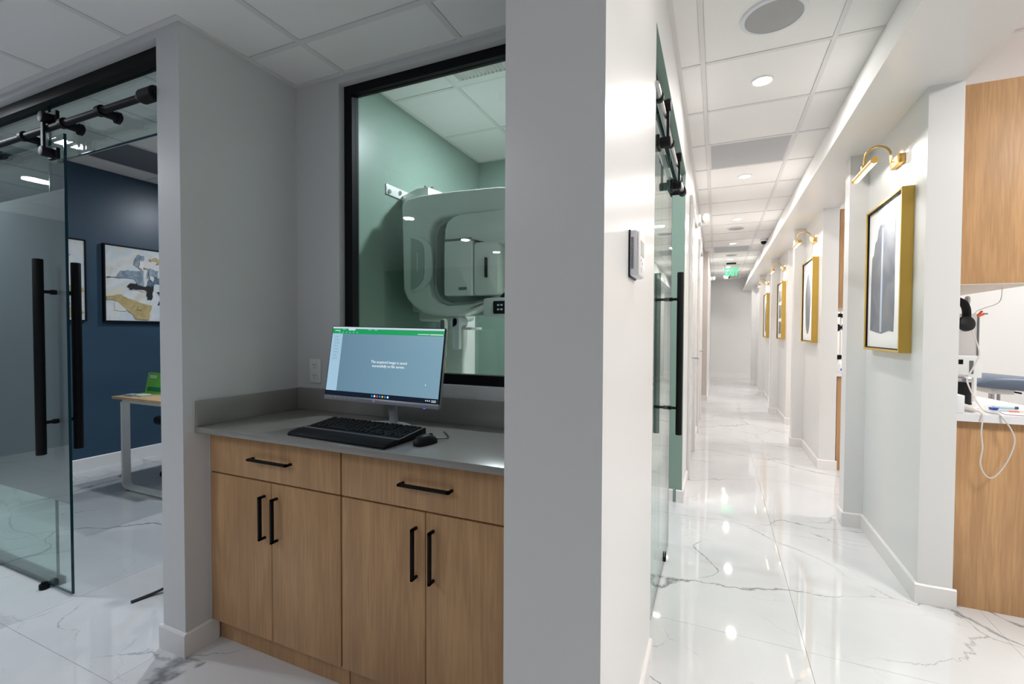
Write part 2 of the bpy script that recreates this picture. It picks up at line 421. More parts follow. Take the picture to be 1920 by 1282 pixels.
def ceiling(label, regions, z, gx, gy, edges, skip=()):
    """suspended ceiling: slab above, rails on the grid lines, edge rails on the walls, one mesh per lay-in tile"""
    sb = new_bm()
    for x0, x1, y0, y1 in regions: box(sb, x0, x1, y0, y1, z+.03, z+.08)
    s = struct('ceiling', sb, 'tile_c', label, 'ceiling')
    P = .6096; rb = new_bm(); cache = {}
    GX = [gx+k*P for k in range(-20, 30)]; GY = [gy+k*P for k in range(-20, 40)]
    for x0, x1, y0, y1 in regions:
        xs = [x for x in GX if x0-.001 < x < x1+.001]; ys = [y for y in GY if y0+.03 < y < y1-.001]
        for x in xs: box(rb, x-.012, x+.012, y0, y1, z, z+.0125)
        for y in ys: box(rb, x0, x1, y-.012, y+.012, z+.0004, z+.0125)
        X = sorted({x0, x1, *[x for x in GX if x0 < x < x1]}); Y = sorted({y0, y1, *[y for y in GY if y0 < y < y1]})
        on = lambda v, G: any(abs(v-g) < .002 for g in G)
        for a, b in zip(X, X[1:]):
            for c, d in zip(Y, Y[1:]):
                if b-a < .03 or d-c < .03: continue
                if any(sx0-.05 < (a+b)/2 < sx1+.05 and sy0-.05 < (c+d)/2 < sy1+.05 for sx0, sx1, sy0, sy1 in skip): continue
                ia, ib, ic, id_ = [(.0130 if on(v, G) else 0) for v, G in ((a, GX), (b, GX), (c, GY), (d, GY))]
                k = (round(b-a, 3), round(d-c, 3), ia, ib, ic, id_)
                if k not in cache:
                    t = B(ia, b-a-ib, ic, d-c-id_, .0040, .0295); me = bpy.data.meshes.new('ceiling_tile'); t.to_mesh(me); t.free(); me.materials.append(M['tile_c']); cache[k] = me
                o = bpy.data.objects.new('ceiling_tile', cache[k]); C.objects.link(o); o.parent = s; o.location = Vector((a, c, z))-s.location
    for x0, x1, y0, y1 in edges: box(rb, x0, x1, y0, y1, z-.0008, z+.0125)
    part('ceiling_rail', rb, 'tbar', s, smooth=False)
    return s

ceiling('low white tile ceiling over the dim hall at left', [(-6.5, -1.876, -4, 1.127), (-1.876, -.32, -4, 1.666)], ZH, -2.786, 1.413,
        [(-6.5, -1.854, 1.105, 1.127), (-1.876, -1.854, 1.127, 1.666), (-1.854, -.454, 1.644, 1.666), (-.476, -.454, .991, 1.644), (-.476, -.32, .969, .991)])
ceiling('high white tile ceiling along the bright corridor', [(-.222, 1.30, -4, 14.3)], ZC, -.088, 2.81, [(-.222, -.200, .991, 14.3), (-.157, -.135, 9.3, 14.3), (-.222, 1.0, 14.278, 14.3)], skip=[(-.088, .522, 4.03, 4.64), (-.088, .522, 8.90, 9.52)])
ceiling('white tile ceiling over the treatment bays at far right', [(1.30, 4.0, -4, 14.3)], ZC, 1.741, 3.10, [(3.978, 4.0, -4, 14.3)], skip=[(1.2, 1.75, 3.6, 4.2)])
ceiling('white tile ceiling inside the green imaging room', [(-1.93, -.34, 1.79, 3.66)], ZC, -1.461, 2.477, [(-1.93, -1.908, 1.79, 3.66), (-1.93, -.34, 3.638, 3.66)], skip=[(-1.461, -.85, 1.867, 2.477)])
ceiling('white tile ceiling inside the navy office', [(-5.2, -2.06, 1.25, 5.0)], ZC, -4.9, 2.18, [(-5.2, -5.178, 1.25, 5.0), (-5.2, -2.06, 1.25, 1.272)], skip=[(-4.9, -4.29, 2.18, 2.79)])

# ------------------------------------------------------------------ walls
BH = .092
def bb_prof(bm, x0, x1, y0, y1, side, h=BH, t=.012):
    """skirting against a wall face; side: 'x+','x-','y+','y-' is the way it faces"""
    ax, sg = side[0], (1 if side[1] == '+' else -1)
    prof = [(0, 0), (t, 0), (t, h-.006), (t-.005, h), (0, h)]
    if ax == 'x': t_ = [(x0+sg*a, b) for a, b in prof]; prism(bm, t_, 'y', y0, y1)
    else: t_ = [(y0+sg*a, b) for a, b in prof]; prism(bm, t_, 'x', x0, x1)
    return bm

w = struct('wall_pillar', B(-2.013, -1.876, 1.127, 1.70, 0, ZH), 'paint', 'pale grey wall end between the glass sliding door and the desk alcove', 'wall')
b = new_bm(); bb_prof(b, -2.025, -1.864, 1.127, 0, 'y-'); bb_prof(b, -1.876, 0, 1.127, 1.2545, 'x+'); bb_prof(b, -2.013, 0, 1.127, 1.25, 'x-'); part('baseboard', b, 'trim', w, smooth=False)
b = new_bm(); box(b, -1.876, -1.608, 1.666, 1.73, 0, 2.74); box(b, -.62, -.454, 1.666, 1.73, 0, 2.74); box(b, -1.608, -.62, 1.666, 1.73, 0, 1.045); box(b, -1.608, -.62, 1.666, 1.73, 2.405, 2.74)
struct('wall_alcove', b, 'paint', 'pale grey wall behind the monitor round the black-framed window', 'wall')
b = new_bm(); box(b, -1.93, -1.608, 1.73, 1.79, 0, 2.74); box(b, -.62, -.34, 1.73, 1.79, 0, 2.74); box(b, -1.608, -.62, 1.73, 1.79, 0, 1.045); box(b, -1.608, -.62, 1.73, 1.79, 2.405, 2.74)
struct('wall_imaging_front', b, 'green', 'sage green room side of the window wall', 'wall')
struct('wall_imaging_left', B(-2.0, -1.93, 1.70, 3.76, 0, 2.74), 'green', 'long sage green wall behind the imaging machine', 'wall')
struct('wall_office_right', B(-2.06, -2.0, 1.25, 5.0, 0, 2.74), 'navy', 'navy wall on the office side behind the pillar', 'wall')
w = struct('wall_column', B(-.454, -.222, .991, 1.73, 0, ZC), 'paint_corr', 'broad pale grey wall end in the middle of the picture', 'wall')
b = B(-.34, -.222, 1.73, 1.845, 0, ZC); part('wall_end', b, 'paint_corr', w, smooth=False)
b = new_bm(); bb_prof(b, -.222, 0, .991, 1.833, 'x+'); bb_prof(b, -.466, -.21, .991, 0, 'y-'); bb_prof(b, -.454, 0, .991, 1.16, 'x-'); part('baseboard', b, 'trim', w, smooth=False)
# imaging room back wall runs out to the corridor as a green jamb
w = struct('wall_imaging_back', B(-1.93, -.2225, 3.66, 3.668, 0, ZC), 'green', 'sage green back wall whose end shows beside the glass door', 'wall')
b = new_bm(); bb_prof(b, -.264, -.21, 3.66, 0, 'y-'); bb_prof(b, -1.5, -.284, 3.66, 0, 'y-'); part('baseboard', b, 'trim', w, smooth=False)
w = struct('wall_corridor_left', B(-.34, -.222, 3.668, 8.0, 0, ZC), 'paint_corr', 'white corridor wall at left beyond the green jamb', 'wall')
b = new_bm(); bb_prof(b, -.222, 0, 3.668, 4.2, 'x+'); bb_prof(b, -.222, 0, 5.4, 6.25, 'x+'); bb_prof(b, -.222, 0, 7.4, 8.0, 'x+'); part('baseboard', b, 'trim', w, smooth=False)
struct('wall_imaging_rear', B(-2.0, -.34, 3.668, 3.76, 0, ZC), 'paint_corr', 'far side of the green back wall', 'wall')
w = struct('wall_door_head', B(-.34, -.222, 1.845, 3.66, 2.436, ZC), 'paint_corr', 'white wall above the corridor glass door', 'wall')
part('green_soffit', B(-.34, -.222, 1.845, 3.66, 2.43, 2.436), 'green', w, smooth=False, label='sage green underside of the opening')
# side passage and the narrowing beyond it
struct('wall_passage_back', B(-2.2, -2.1, 8.0, 9.3, 0, ZC), 'beige', 'beige wall at the end of the side passage', 'wall')
w = struct('wall_corridor_far_left', B(-2.1, -.157, 9.308, 14.3, 0, ZC), 'paint_corr', 'far left white corridor wall past the side passage', 'wall')
part('beige_face', B(-2.1, -.159, 9.3, 9.308, 0, ZC), 'beige', w, smooth=False, label='beige painted face of the far wall corner')
b = new_bm(); bb_prof(b, -2.1, -.145, 9.3, 0, 'y-'); bb_prof(b, -.157, 0, 9.308, 14.3, 'x+'); part('baseboard', b, 'trim', w, smooth=False)
w = struct('wall_end', B(-.8, 4.0, 14.3, 14.4, 0, ZC), 'paint_corr', 'plain pale grey wall closing the far end of the corridor', 'wall')
b = new_bm(); bb_prof(b, -.157, 4.0, 14.3, 0, 'y-', h=.13); part('baseboard', b, 'trim', w, smooth=False)
# office shell
w = struct('wall_office_navy', B(-5.3, -5.2, 1.25, 5.1, 0, ZC), 'navy', 'dark navy blue office wall with two abstract paintings', 'wall')
b = new_bm(); bb_prof(b, -5.2, 0, 1.25, 5.0, 'x+', h=.11); part('baseboard', b, 'trim', w, smooth=False)
struct('wall_office_back', B(-5.2, -2.0, 5.0, 5.1, 0, ZC), 'navy', 'navy rear wall of the office', 'wall')
w = struct('wall_office_front', B(-5.3, -2.013, 1.127, 1.25, 2.406, ZC), 'paint', 'grey wall strip above the black door header', 'wall')
part('wall_end', B(-6.5, -4.6, 1.127, 1.25, 0, ZC), 'paint', w, smooth=False)
# hall shell behind the camera
struct('wall_hall_left', B(-6.6, -6.5, -4, 1.25, 0, ZC), 'navy', 'navy wall closing the hall at far left', 'wall')
struct('wall_hall_back', B(-6.6, 4.1, -4.1, -4, 0, ZC), 'navy', 'navy wall behind the camera', 'wall')  # unseen; navy chosen to keep bounce light off the column front
struct('wall_bulkhead', B(-.32, -.222, -4, .991, ZH, ZC+.08), 'paint', 'drop between low hall ceiling and corridor ceiling', 'wall')
struct('wall_bays_right', B(4.0, 4.1, -4, 14.4, 0, ZC), 'paint_corr', 'white outer wall of the treatment bays', 'wall')
for k, y in enumerate((5.62, 7.95, 10.25)):
    struct('wall_bay_partition', B(1.62, 4.0, y, y+.1, 0, ZC), 'paint_corr', ['pale wall seen above the near counter behind the treatment chair', 'partition wall of the second bay', 'partition wall of the third bay'][k], 'wall')
# beam over the piers
struct('trim_beam', prism(new_bm(), [(.629, 2.405), (1.009, 2.405), (1.009, ZC+.01), (.727, ZC+.01)], 'y', .3, 14.3), 'paint_corr', 'long white beam running down the right side of the corridor', 'beam')
# piers with a return at the far end
DY = [0, 2.33, 4.62, 6.88, 9.18]
WHO = ['nearest', 'second', 'third', 'fourth', 'fifth, farthest']
for k, d in enumerate(DY):
    y0 = 2.76+d; b = B(.881, 1.01, y0, y0+.90, 0, 2.405)
    w = struct('wall_pier', b, 'paint_corr', f'{WHO[k]} white wall pier at right' + (' carrying a gold-framed picture' if k < 4 else ' next to the end wall'), 'wall')
    part('pilaster', B(.777, 1.01, y0+.90, y0+1.02, 0, 2.405), 'paint_corr', w, smooth=False)
    b = new_bm(); bb_prof(b, .881, 0, y0, y0+.888, 'x-'); bb_prof(b, .869, 1.022, y0, 0, 'y-'); bb_prof(b, .765, .881, y0+.90, 0, 'y-'); bb_prof(b, .777, 0, y0+.90, y0+1.02, 'x-')
    part('baseboard', b, 'trim', w, smooth=False)

# ------------------------------------------------------------------ imaging-room window
w1 = thing('window_1', 'tall black-framed interior window behind the monitor', 'window', (-1.1, 1.70, 1.045), kind='structure')
for a in ((-1.612, -.62, 2.365, 2.412), (-1.612, -.62, 1.045, 1.087)): part('frame_rail', B(a[0], a[1], 1.700, 1.745, a[2], a[3]), 'black', w1, smooth=False)
for a in ((-1.612, -1.562), (-.67, -.62)): part('frame_stile', B(a[0], a[1], 1.7002, 1.7448, 1.087, 2.365), 'black', w1, smooth=False)
part('glass_pane', B(-1.562, -.67, 1.720, 1.728, 1.087, 2.365), 'glass2', w1, smooth=False)

# ------------------------------------------------------------------ sliding glass doors
def pull(parent, c, nrm, axis, z0, z1, r, off, zs, label):
    """a pair of vertical bars joined through the glass; nrm = glass normal"""
    c = Vector(c); n = Vector(nrm)
    for s in (1, -1):
        p = c + n*off*s
        h = part('handle', cyl(new_bm(), (p.x, p.y, z0), (p.x, p.y, z1), r, n=28, bev=.003), 'black', parent, label=label)
        for z in zs:
            q = c + n*s*.006
            b = cyl(new_bm(), (q.x, q.y, z), (p.x, p.y, z), r*.42, n=16); cyl(b, (q.x, q.y, z), tuple(Vector((q.x, q.y, z))+n*s*.02), r*.62, n=16)
            part('standoff', b, 'black', h)

def glass_sheet(parent, x0, x1, y0, y1, z0, z1, edges, name='glass_panel', m='glass'):
    g = part(name, B(x0, x1, y0, y1, z0, z1), m, parent, smooth=False)
    for e in edges: part('polished_edge', B(*e), 'glass_edge', g, smooth=False)
    return g

d1 = thing('door_1', 'sliding glass office door with frosted film pushed open to the left', 'door', (-3.3, 1.169, .012), kind='structure')
glass_sheet(d1, -4.05, -2.7915, 1.164, 1.174, .012, 2.18, [(-2.7915, -2.790, 1.1635, 1.1745, .012, 2.18), (-4.05, -2.79, 1.1635, 1.1745, .0105, .012)])
part('frosted_film', B(-4.05, -2.794, 1.1745, 1.1755, .435, 1.932), 'frost', d1, smooth=False, label='frosted film across the middle of the glass')
pull(d1, (-2.880, 1.169, 0), (0, 1, 0), 'x', .683, 1.595, .0195, .070, (1.445, .832), 'black round bar pull')
def hanger(parent, c, nrm, tdir):
    c = Vector(c); n = Vector(nrm); t = Vector(tdir)  # c on the rail axis; n away from glass
    h = part('roller_hanger', new_bm_hanger(c, n, t), 'black_s', parent)
    for s in (-1, 1): pass
    return h
def obox(bm, c, n, t, a0, a1, b0, b1, z0, z1, bev=.003):
    """box in the frame (along t, along n, z)"""
    m = Matrix(((t.x, n.x, 0, c.x), (t.y, n.y, 0, c.y), (0, 0, 1, 0), (0, 0, 0, 1)))
    return box(bm, a0, a1, b0, b1, z0, z1, bev, 1, m)
def new_bm_hanger(c, n, t):
    b = new_bm()
    obox(b, c, n, t, -.038, .038, -.028, -.012, c.z+.005, c.z+.085)   # plate clamped on the glass top
    obox(b, c, n, t, -.012, .012, .012, .024, c.z-.125, c.z+.07)       # strap in front of the rail
    obox(b, c, n, t, -.038, .038, -.028, -.012, c.z-.135, c.z-.085)
    for z, r in ((.045, .024), (-.11, .022)):
        p = c+Vector((0, 0, z)); cyl(b, p-n*.03, p+n*.03, r, n=20, bev=.002)
    return b
hanger(d1, (-2.835, 1.128, 2.195), (0, -1, 0), (1, 0, 0))
hanger(d1, (-3.85, 1.128, 2.195), (0, -1, 0), (1, 0, 0))

g1 = thing('door_2', 'fixed glass sidelight and transom of the office front under a black header', 'door', (-3.3, 1.20, 0), kind='structure')
part('header_channel', B(-4.6, -2.013, 1.16, 1.215, 2.354, 2.406, .002), 'black', g1)
glass_sheet(g1, -4.6, -3.004, 1.195, 1.205, .0, 2.354, [(-3.004, -3.0, 1.1945, 1.2055, .035, 2.354)])
glass_sheet(g1, -2.998, -2.013, 1.195, 1.205, 2.085, 2.354, [(-2.998, -2.013, 1.1945, 1.2055, 2.082, 2.085)])
part('floor_channel', B(-4.6, -2.965, 1.186, 1.216, 0, .036), 'grey_metal', g1, smooth=False, label='grey floor channel')
part('rail', cyl(new_bm(), (-4.6, 1.128, 2.195), (-2.013, 1.128, 2.195), .0145, n=24), 'black_s', g1, label='black round sliding rail')
for x in (-2.40, -2.70, -3.06, -3.5, -4.1):
    b = cyl(new_bm(), (x-.014, 1.128, 2.195), (x+.014, 1.128, 2.195), .0225, n=24); cyl(b, (x, 1.128, 2.192), (x, 1.20, 2.192), .018, n=20); cyl(b, (x, 1.18, 2.19), (x, 1.1945, 2.19), .026, n=20)
    part('rail_clamp', b, 'black_s', g1)
b = cyl(new_bm(), (-2.125, 1.128, 2.195), (-2.10, 1.128, 2.195), .017, .028, n=24); cyl(b, (-2.10, 1.128, 2.195), (-2.02, 1.128, 2.195), .028, n=24)
part('end_stop', b, 'black_s', g1)
lone('floor_guide', cyl(cyl(new_bm(), (-3.0, 1.146, 0), (-3.0, 1.146, .024), .020, n=24, bev=.002), (-3.0, 1.146, .024), (-3.0, 1.146, .032), .012, n=16), 'black', 'small black round guide on the floor at the foot of the office glass door', 'door guide', (-3.0, 1.146, 0))

d3 = thing('door_3', 'frameless glass sliding door standing open across the corridor doorway', 'door', (-.255, 2.3, .012), kind='structure')
glass_sheet(d3, -.260, -.250, 1.75, 2.903, .012, 2.18, [(-.2605, -.2495, 2.903, 2.905, .012, 2.18), (-.2605, -.2495, 1.86, 2.905, .0105, .012)])
pull(d3, (-.255, 2.770, 0), (1, 0, 0), 'y', .69, 1.602, .0175, .066, (1.452, .84), 'black round bar pull')
for y in (2.13, 2.78): hanger(d3, (-.222, y, 2.2), (1, 0, 0), (0, 1, 0))
g3 = thing('door_4', 'fixed glass and black track over the corridor doorway', 'door', (-.28, 2.6, 0), kind='structure')
part('header_channel', B(-.305, -.262, 1.845, 3.655, 2.385, 2.4295, .002), 'black_s', g3)
glass_sheet(g3, -.290, -.280, 1.845, 2.70, .0, 2.385, [(-.2905, -.2795, 2.70, 2.703, 0, 2.385)])
part('rail', cyl(new_bm(), (-.222, 1.84, 2.2), (-.222, 3.30, 2.2), .0135, n=24), 'steel', g3, label='steel round sliding rail')
for y in (1.95, 2.45, 3.05):
    b = cyl(new_bm(), (-.222, y-.012, 2.2), (-.222, y+.012, 2.2), .019, n=20); cyl(b, (-.222, y, 2.197), (-.262, y, 2.197), .014, n=20); part('rail_clamp', b, 'black_s', g3)
b = cyl(new_bm(), (-.222, 3.27, 2.2), (-.222, 3.34, 2.2), .026, n=24, bev=.002); cyl(b, (-.222, 3.31, 2.2), (-.285, 3.31, 2.2), .018, n=16); part('end_stop', b, 'black_s', g3)
part('jamb_channel', B(-.280, -.268, 3.648, 3.66, 0, .10), 'green', g3, smooth=False)
b = B(-.268, -.242, 2.672, 2.705, 0, .012); box(b, -.268, -.262, 2.672, 2.705, .012, .045, .002); box(b, -.248, -.242, 2.672, 2.705, .012, .045, .002)
lone('floor_guide', b, 'black', 'small black forked guide on the floor at the foot of the corridor glass door', 'door guide', (-.255, 2.688, 0))

# corridor doors farther on (glossy white leaves with casings)
for k, (ya, yb) in enumerate(((4.25, 5.35), (6.3, 7.35))):
    dd = thing(f'door_{5+k}', ['glossy white door just beyond the green jamb', 'second glossy white door down the left corridor wall'][k], 'door', (-.22, (ya+yb)/2, 0), kind='structure')
    part('leaf', B(-.226, -.214, ya+.07, yb-.07, .005, 2.36, .002), 'gloss_white', dd)
    for y in (ya, yb-.07): part('casing', B(-.222, -.196, y, y+.07, 0, 2.36, .004), 'gloss_white', dd)
    part('casing', B(-.222, -.196, ya, yb, 2.3605, 2.43, .004), 'gloss_white', dd)
    hb = cyl(new_bm(), (-.214, yb-.15, 1.0), (-.165, yb-.15, 1.0), .011); cyl(hb, (-.168, yb-.15, 1.0), (-.168, yb-.27, 1.0), .008); part('lever', hb, 'steel', dd)

# ------------------------------------------------------------------ base cabinets and counter of the alcove
def cab_handle(p, vertical, L=.165):
    t = .0085
    def mk(parent):
        x, y, z = p; b = new_bm()
        if vertical:
            box(b, x-t/2, x+t/2, y-.030, y-.030+t*1.5, z-L/2, z+L/2, .0008, 1)
            for s in (-1, 1): box(b, x-t/2, x+t/2, y-.030, y, z+s*(L/2-t/2)-t/2, z+s*(L/2-t/2)+t/2, .0008, 1)
        else:
            box(b, x-L/2, x+L/2, y-.030, y-.030+t*1.5, z-t/2, z+t/2, .0008, 1)
            for s in (-1, 1): box(b, x+s*(L/2-t/2)-t/2, x+s*(L/2-t/2)+t/2, y-.030, y, z-t/2, z+t/2, .0008, 1)
        return part('handle', b, 'black', parent, label='slim square black bar handle')
    return mk
YF = 1.222
for k, (x0, xm, x1) in enumerate(((-1.866, -1.516, -1.179), (-1.175, -.831, -.480))):
    c = thing('base_cabinet', ['oak base cabinet at left with drawer and two doors under the keyboard', 'oak base cabinet at right with drawer and two doors beside the column'][k], 'cabinet', ((x0+x1)/2, 1.44, 0), group='oak base cabinets under the grey counter')
    part('body', B(x0, x1, YF+.02, 1.664, .095, .865), 'oak', c, smooth=False)
    part('toe_kick', B(x0, x1, 1.262, 1.30, 0, .095), 'oak', c, smooth=False)
    d = part('drawer', B(x0+.002, x1-.002, YF, YF+.019, .703, .862, .0012), 'oak', c)
    cab_handle(((x0+x1)/2 + (.012 if k == 0 else .003), YF, .782), False, .205 if k == 0 else .19)(d)
    d = part('door', B(x0+.002, xm-.0015, YF, YF+.019, .098, .697, .0012), 'oak', c); cab_handle((xm-.034, YF, .567), True)(d)
    d = part('door', B(xm+.0015, x1-.002, YF, YF+.019, .098, .697, .0012), 'oak', c); cab_handle((xm+.030, YF, .567), True)(d)
lone('filler_strip', B(-1.8755, -1.867, YF+.006, 1.3, .095, .866), 'trim', 'thin white filler between the left oak cabinet and the wall', 'filler', (-1.871, 1.25, .095))
ct = thing('countertop', 'dark grey stone countertop with backsplash in the alcove', 'countertop', (-1.17, 1.42, .866))
part('slab', B(-1.875, -.455, 1.171, 1.665, .867, .889, .0015), 'counter', ct)
part('backsplash', B(-1.875, -1.862, 1.172, 1.665, .8892, .990, .001), 'counter', ct)
part('backsplash', B(-1.8618, -.455, 1.652, 1.665, .8892, .9925, .001), 'counter', ct)

# wall outlet
o = thing('wall_outlet', 'white double power outlet on the wall left of the monitor', 'outlet', (-1.757, 1.666, 1.02))
part('cover_plate', B(-1.794, -1.722, 1.660, 1.666, 1.018, 1.134, .002), 'white_pl', o)
for zc in (1.101, 1.051):
    s = part('socket', prism(new_bm(), rrect(-1.775, -1.741, zc-.017, zc+.017, .008), 'y', 1.6575, 1.662, .0006, 1), 'white_pl', o)
    b = B(-1.7665, -1.7645, 1.6570, 1.6580, zc-.001, zc+.009); box(b, -1.7525, -1.7505, 1.6570, 1.6580, zc, zc+.008); cyl(b, (-1.758, 1.658, zc-.009), (-1.758, 1.657, zc-.009), .0025, n=10); part('slot', b, 'dark', s)

# ------------------------------------------------------------------ monitor
mon = thing('monitor', 'thin silver desktop monitor tilted back on the grey counter, showing a green-topped window', 'monitor', (-1.202, 1.473, .8895), rotz=.033)
MR = Matrix.Translation((0, 0, 1.133-.8895)) @ Matrix.Rotation(-.154, 4, 'X') @ Matrix.Rotation(.018, 4, 'Y')
def mpart(name, bm, m, parent=mon, label=None, smooth=True):
    bmesh.ops.transform(bm, matrix=MR, verts=bm.verts)
    me_parent_org = org(parent); bmesh.ops.translate(bm, vec=me_parent_org, verts=bm.verts)
    return part(name, bm, m, parent, label, smooth)
# local frame: x right, z up, front faces -y
mpart('back_shell', B(-.268, .268, .002, .022, -.148, .150, .004), 'silver')
mpart('bezel', B(-.270, .270, -.003, .003, -.1325, .152, .001), 'blackp')
mpart('chin', B(-.270, .270, -.0045, .004, -.1505, -.1325, .001), 'silver', label='silver strip under the screen')
scr = mpart('screen', B(-.266, .266, -.0036, -.003, -.131, .149), 's_field', smooth=False)
def sp(name, x0, x1, z0, z1, m, lay=1): return mpart(name, B(x0, x1, -.0036-.0002*lay, -.0035, z0, z1), m, scr, smooth=False)
sp('title_bar', -.266, .266, .142, .149, 's_white'); sp('green_bar', -.266, .266, .121, .142, 's_green')
sp('tab', -.185, -.150, .135, .143, 's_white', 2)
sp('side_panel', -.266, -.212, -.113, .121, 's_side'); sp('taskbar', -.266, .266, -.131, -.113, 's_task')
b = new_bm()
for i in range(3): box(b, -.215+.03*(i if i < 1 else i+3.3), -.199+.03*(i if i < 1 else i+3.3), -.0042, -.0036, .1385, .1395)
for i in range(6): box(b, -.232+i*.018, -.228+i*.018, -.0042, -.0036, .126, .128)
box(b, -.253, -.226, -.0042, -.0036, .132, .1345); box(b, .150, .204, -.0042, -.0036, .1255, .1275); box(b, .207, .262, -.0042, -.0036, .1248, .1278)
tag(mpart('menu_marks', b, 's_text', scr, smooth=False), kind='stuff')
b = new_bm()
for i in range(9): box(b, -.262, -.216, -.0041, -.0036, .112-i*.0125, .1126-i*.0125)
for i in range(8): box(b, -.252, -.232+.004*(i % 3), -.0041, -.0036, .1052-i*.0125, .1072-i*.0125)
mpart('list_lines', b, 's_line', scr, smooth=False)
sp('selected_row', -.262, -.216, .0745, .0865, 's_teal', 1)
TM = Matrix.Translation((.030, -.0041, .004)) @ Matrix.Rotation(pi/2, 4, 'X')
mpart('message_text', text_bm('The acquired image is saved\nsuccessfully to file server.', .0150, TM), 's_text', scr, smooth=False)
for i, m_ in enumerate(('s_blue', 's_text', 's_red', 's_blue', 's_yel', 's_blue', 's_text')):
    b = new_bm(); x = -.036+i*.0125; prism(b, rrect(x, x+.0072, -.1262, -.1185, .002, 3), 'y', -.0043, -.0037); mpart('task_icon', b, m_, scr, smooth=False)
b = new_bm(); [box(b, x, x+.004, -.0043, -.0037, -.124, -.120) for x in (.212, .220, .228)]; box(b, .238, .258, -.0043, -.0037, -.1215, -.1195); box(b, .238, .258, -.0043, -.0037, -.1262, -.1242); mpart('clock', b, 's_text', scr, smooth=False)
b = prism(new_bm(), [(.205, -.060), (.205, -.068), (.2085, -.0655)], 'y', -.0043, -.0037); mpart('cursor', b, 's_text', scr, smooth=False)
b = new_bm(); [cyl(b, (x, -.0052, -.1415), (x, -.0044, -.1415), .0018, n=10) for x in (-.236, -.212, -.188, -.164, -.140, -.116)]; tag(mpart('button', b, 'lav'), kind='stuff')
mpart('maker_badge', cyl(new_bm(), (-.02, -.0054, -.1415), (-.02, -.0044, -.1415), .0048, n=20), 'lav')
b = B(.205, .212, -.003, .004, -.1525, -.1500); mpart('power_light', b, 'led_blue', smooth=False)
def L3(bm, m, name, label=None):
    bmesh.ops.translate(bm, vec=org(mon), verts=bm.verts); return part(name, bm, m, mon, label)
b = prism(new_bm(), [(.008, .0), (.038, .0), (.026, .20), (.002, .20)], 'y', .030, .050, .002); L3(b, 'silver', 'neck')
b = new_bm(); pts = smooth_path([(-.130, -.015, .0075), (-.075, .020, .0075), (.02, .052, .0075), (.09, .030, .0075), (.150, -.030, .0075)], 8); tube(b, pts, .016, 8, rx=.007); L3(b, 'silver', 'foot', 'curved silver foot')

# ------------------------------------------------------------------ keyboard
kb = thing('keyboard', 'full-size black keyboard with wrist rest and silver strip in front of the monitor', 'keyboard', (-1.19, 1.29, .8893), rotz=-.05)
kw = .228
def K(bm): bmesh.ops.translate(bm, vec=org(kb), verts=bm.verts); return bm
part('wrist_rest', K(prism(new_bm(), [(-.088, .001), (-.016, .001), (-.016, .017), (-.040, .019), (-.080, .013), (-.088, .007)], 'x', -kw, kw, .002)), 'rest', kb)
part('body', K(prism(new_bm(), [(-.014, .001), (.128, .004), (.132, .012), (.130, .030), (.122, .032), (-.014, .0175)], 'x', -kw, kw, .002)), 'blackp', kb)
part('silver_strip', K(B(-kw+.002, kw-.002, -.0165, -.0135, .014, .0195)), 'silver', kb)
part('side_strip', K(prism(new_bm(), [(-.014, .0175), (.124, .0325), (.124, .0345), (-.014, .0195)], 'x', kw-.003, kw)), 'silver', kb)
b = B(-.0082, .0082, -.0078, .0078, 0, .004); t = bmesh.new(); me_k = bpy.data.meshes.new('key')
for v in b.verts:
    if v.co.z > .002: v.co.x *= .82; v.co.y *= .82
b.to_mesh(me_k); b.free(); me_k.materials.append(M['key'])
rows = [(0, [(i, 1) for i in (0, 2, 3, 4, 5, 6.5, 7.5, 8.5, 9.5, 11, 12, 13, 14, 15.5, 16.5, 17.5, 19, 20, 21, 22)]),
        (1.25, [(i, 1) for i in range(13)]+[(13.5, 2)]+[(i, 1) for i in (15.5, 16.5, 17.5, 19, 20, 21, 22)]),
        (2.25, [(.25, 1.5)]+[(i+1.5, 1) for i in range(12)]+[(13.75, 1.5)]+[(i, 1) for i in (15.5, 16.5, 17.5, 19, 20, 21, 22)]),
        (3.25, [(.4, 1.75)]+[(i+1.75, 1) for i in range(11)]+[(13.4, 2.2)]+[(i, 1) for i in (19, 20, 21)]),
        (4.25, [(.6, 2.25)]+[(i+2.25, 1) for i in range(10)]+[(13.1, 2.7)]+[(i, 1) for i in (16.5, 19, 20, 21, 22)]),
        (5.25, [(.15, 1.25), (1.4, 1.25), (2.65, 1.25), (6.4, 6), (10.2, 1.25), (11.5, 1.25), (12.7, 1.1), (13.9, 1.1)]+[(i, 1) for i in (15.5, 16.5, 17.5, 19.5, 21, 22)])]
ang = math.atan2(.0145, .136)
for ry, ks in rows:
    for kx, wd in ks:
        o = bpy.data.objects.new('key', me_k); C.objects.link(o); o.parent = kb
        y = .112 - ry*.0186; o.location = (-.209+kx*.0190, y, .0178+(y+.014)*.106); o.scale = (wd, 1, 1); o.rotation_euler = (ang, 0, 0)
b = new_bm()
for v in ((.150, .118), (.168, .118), (.186, .118)): cyl(b, (v[0], v[1]+.006, .0325), (v[0], v[1]+.006, .0335), .0022, n=8)
part('indicator_light', K(b), 'led_blue', kb)

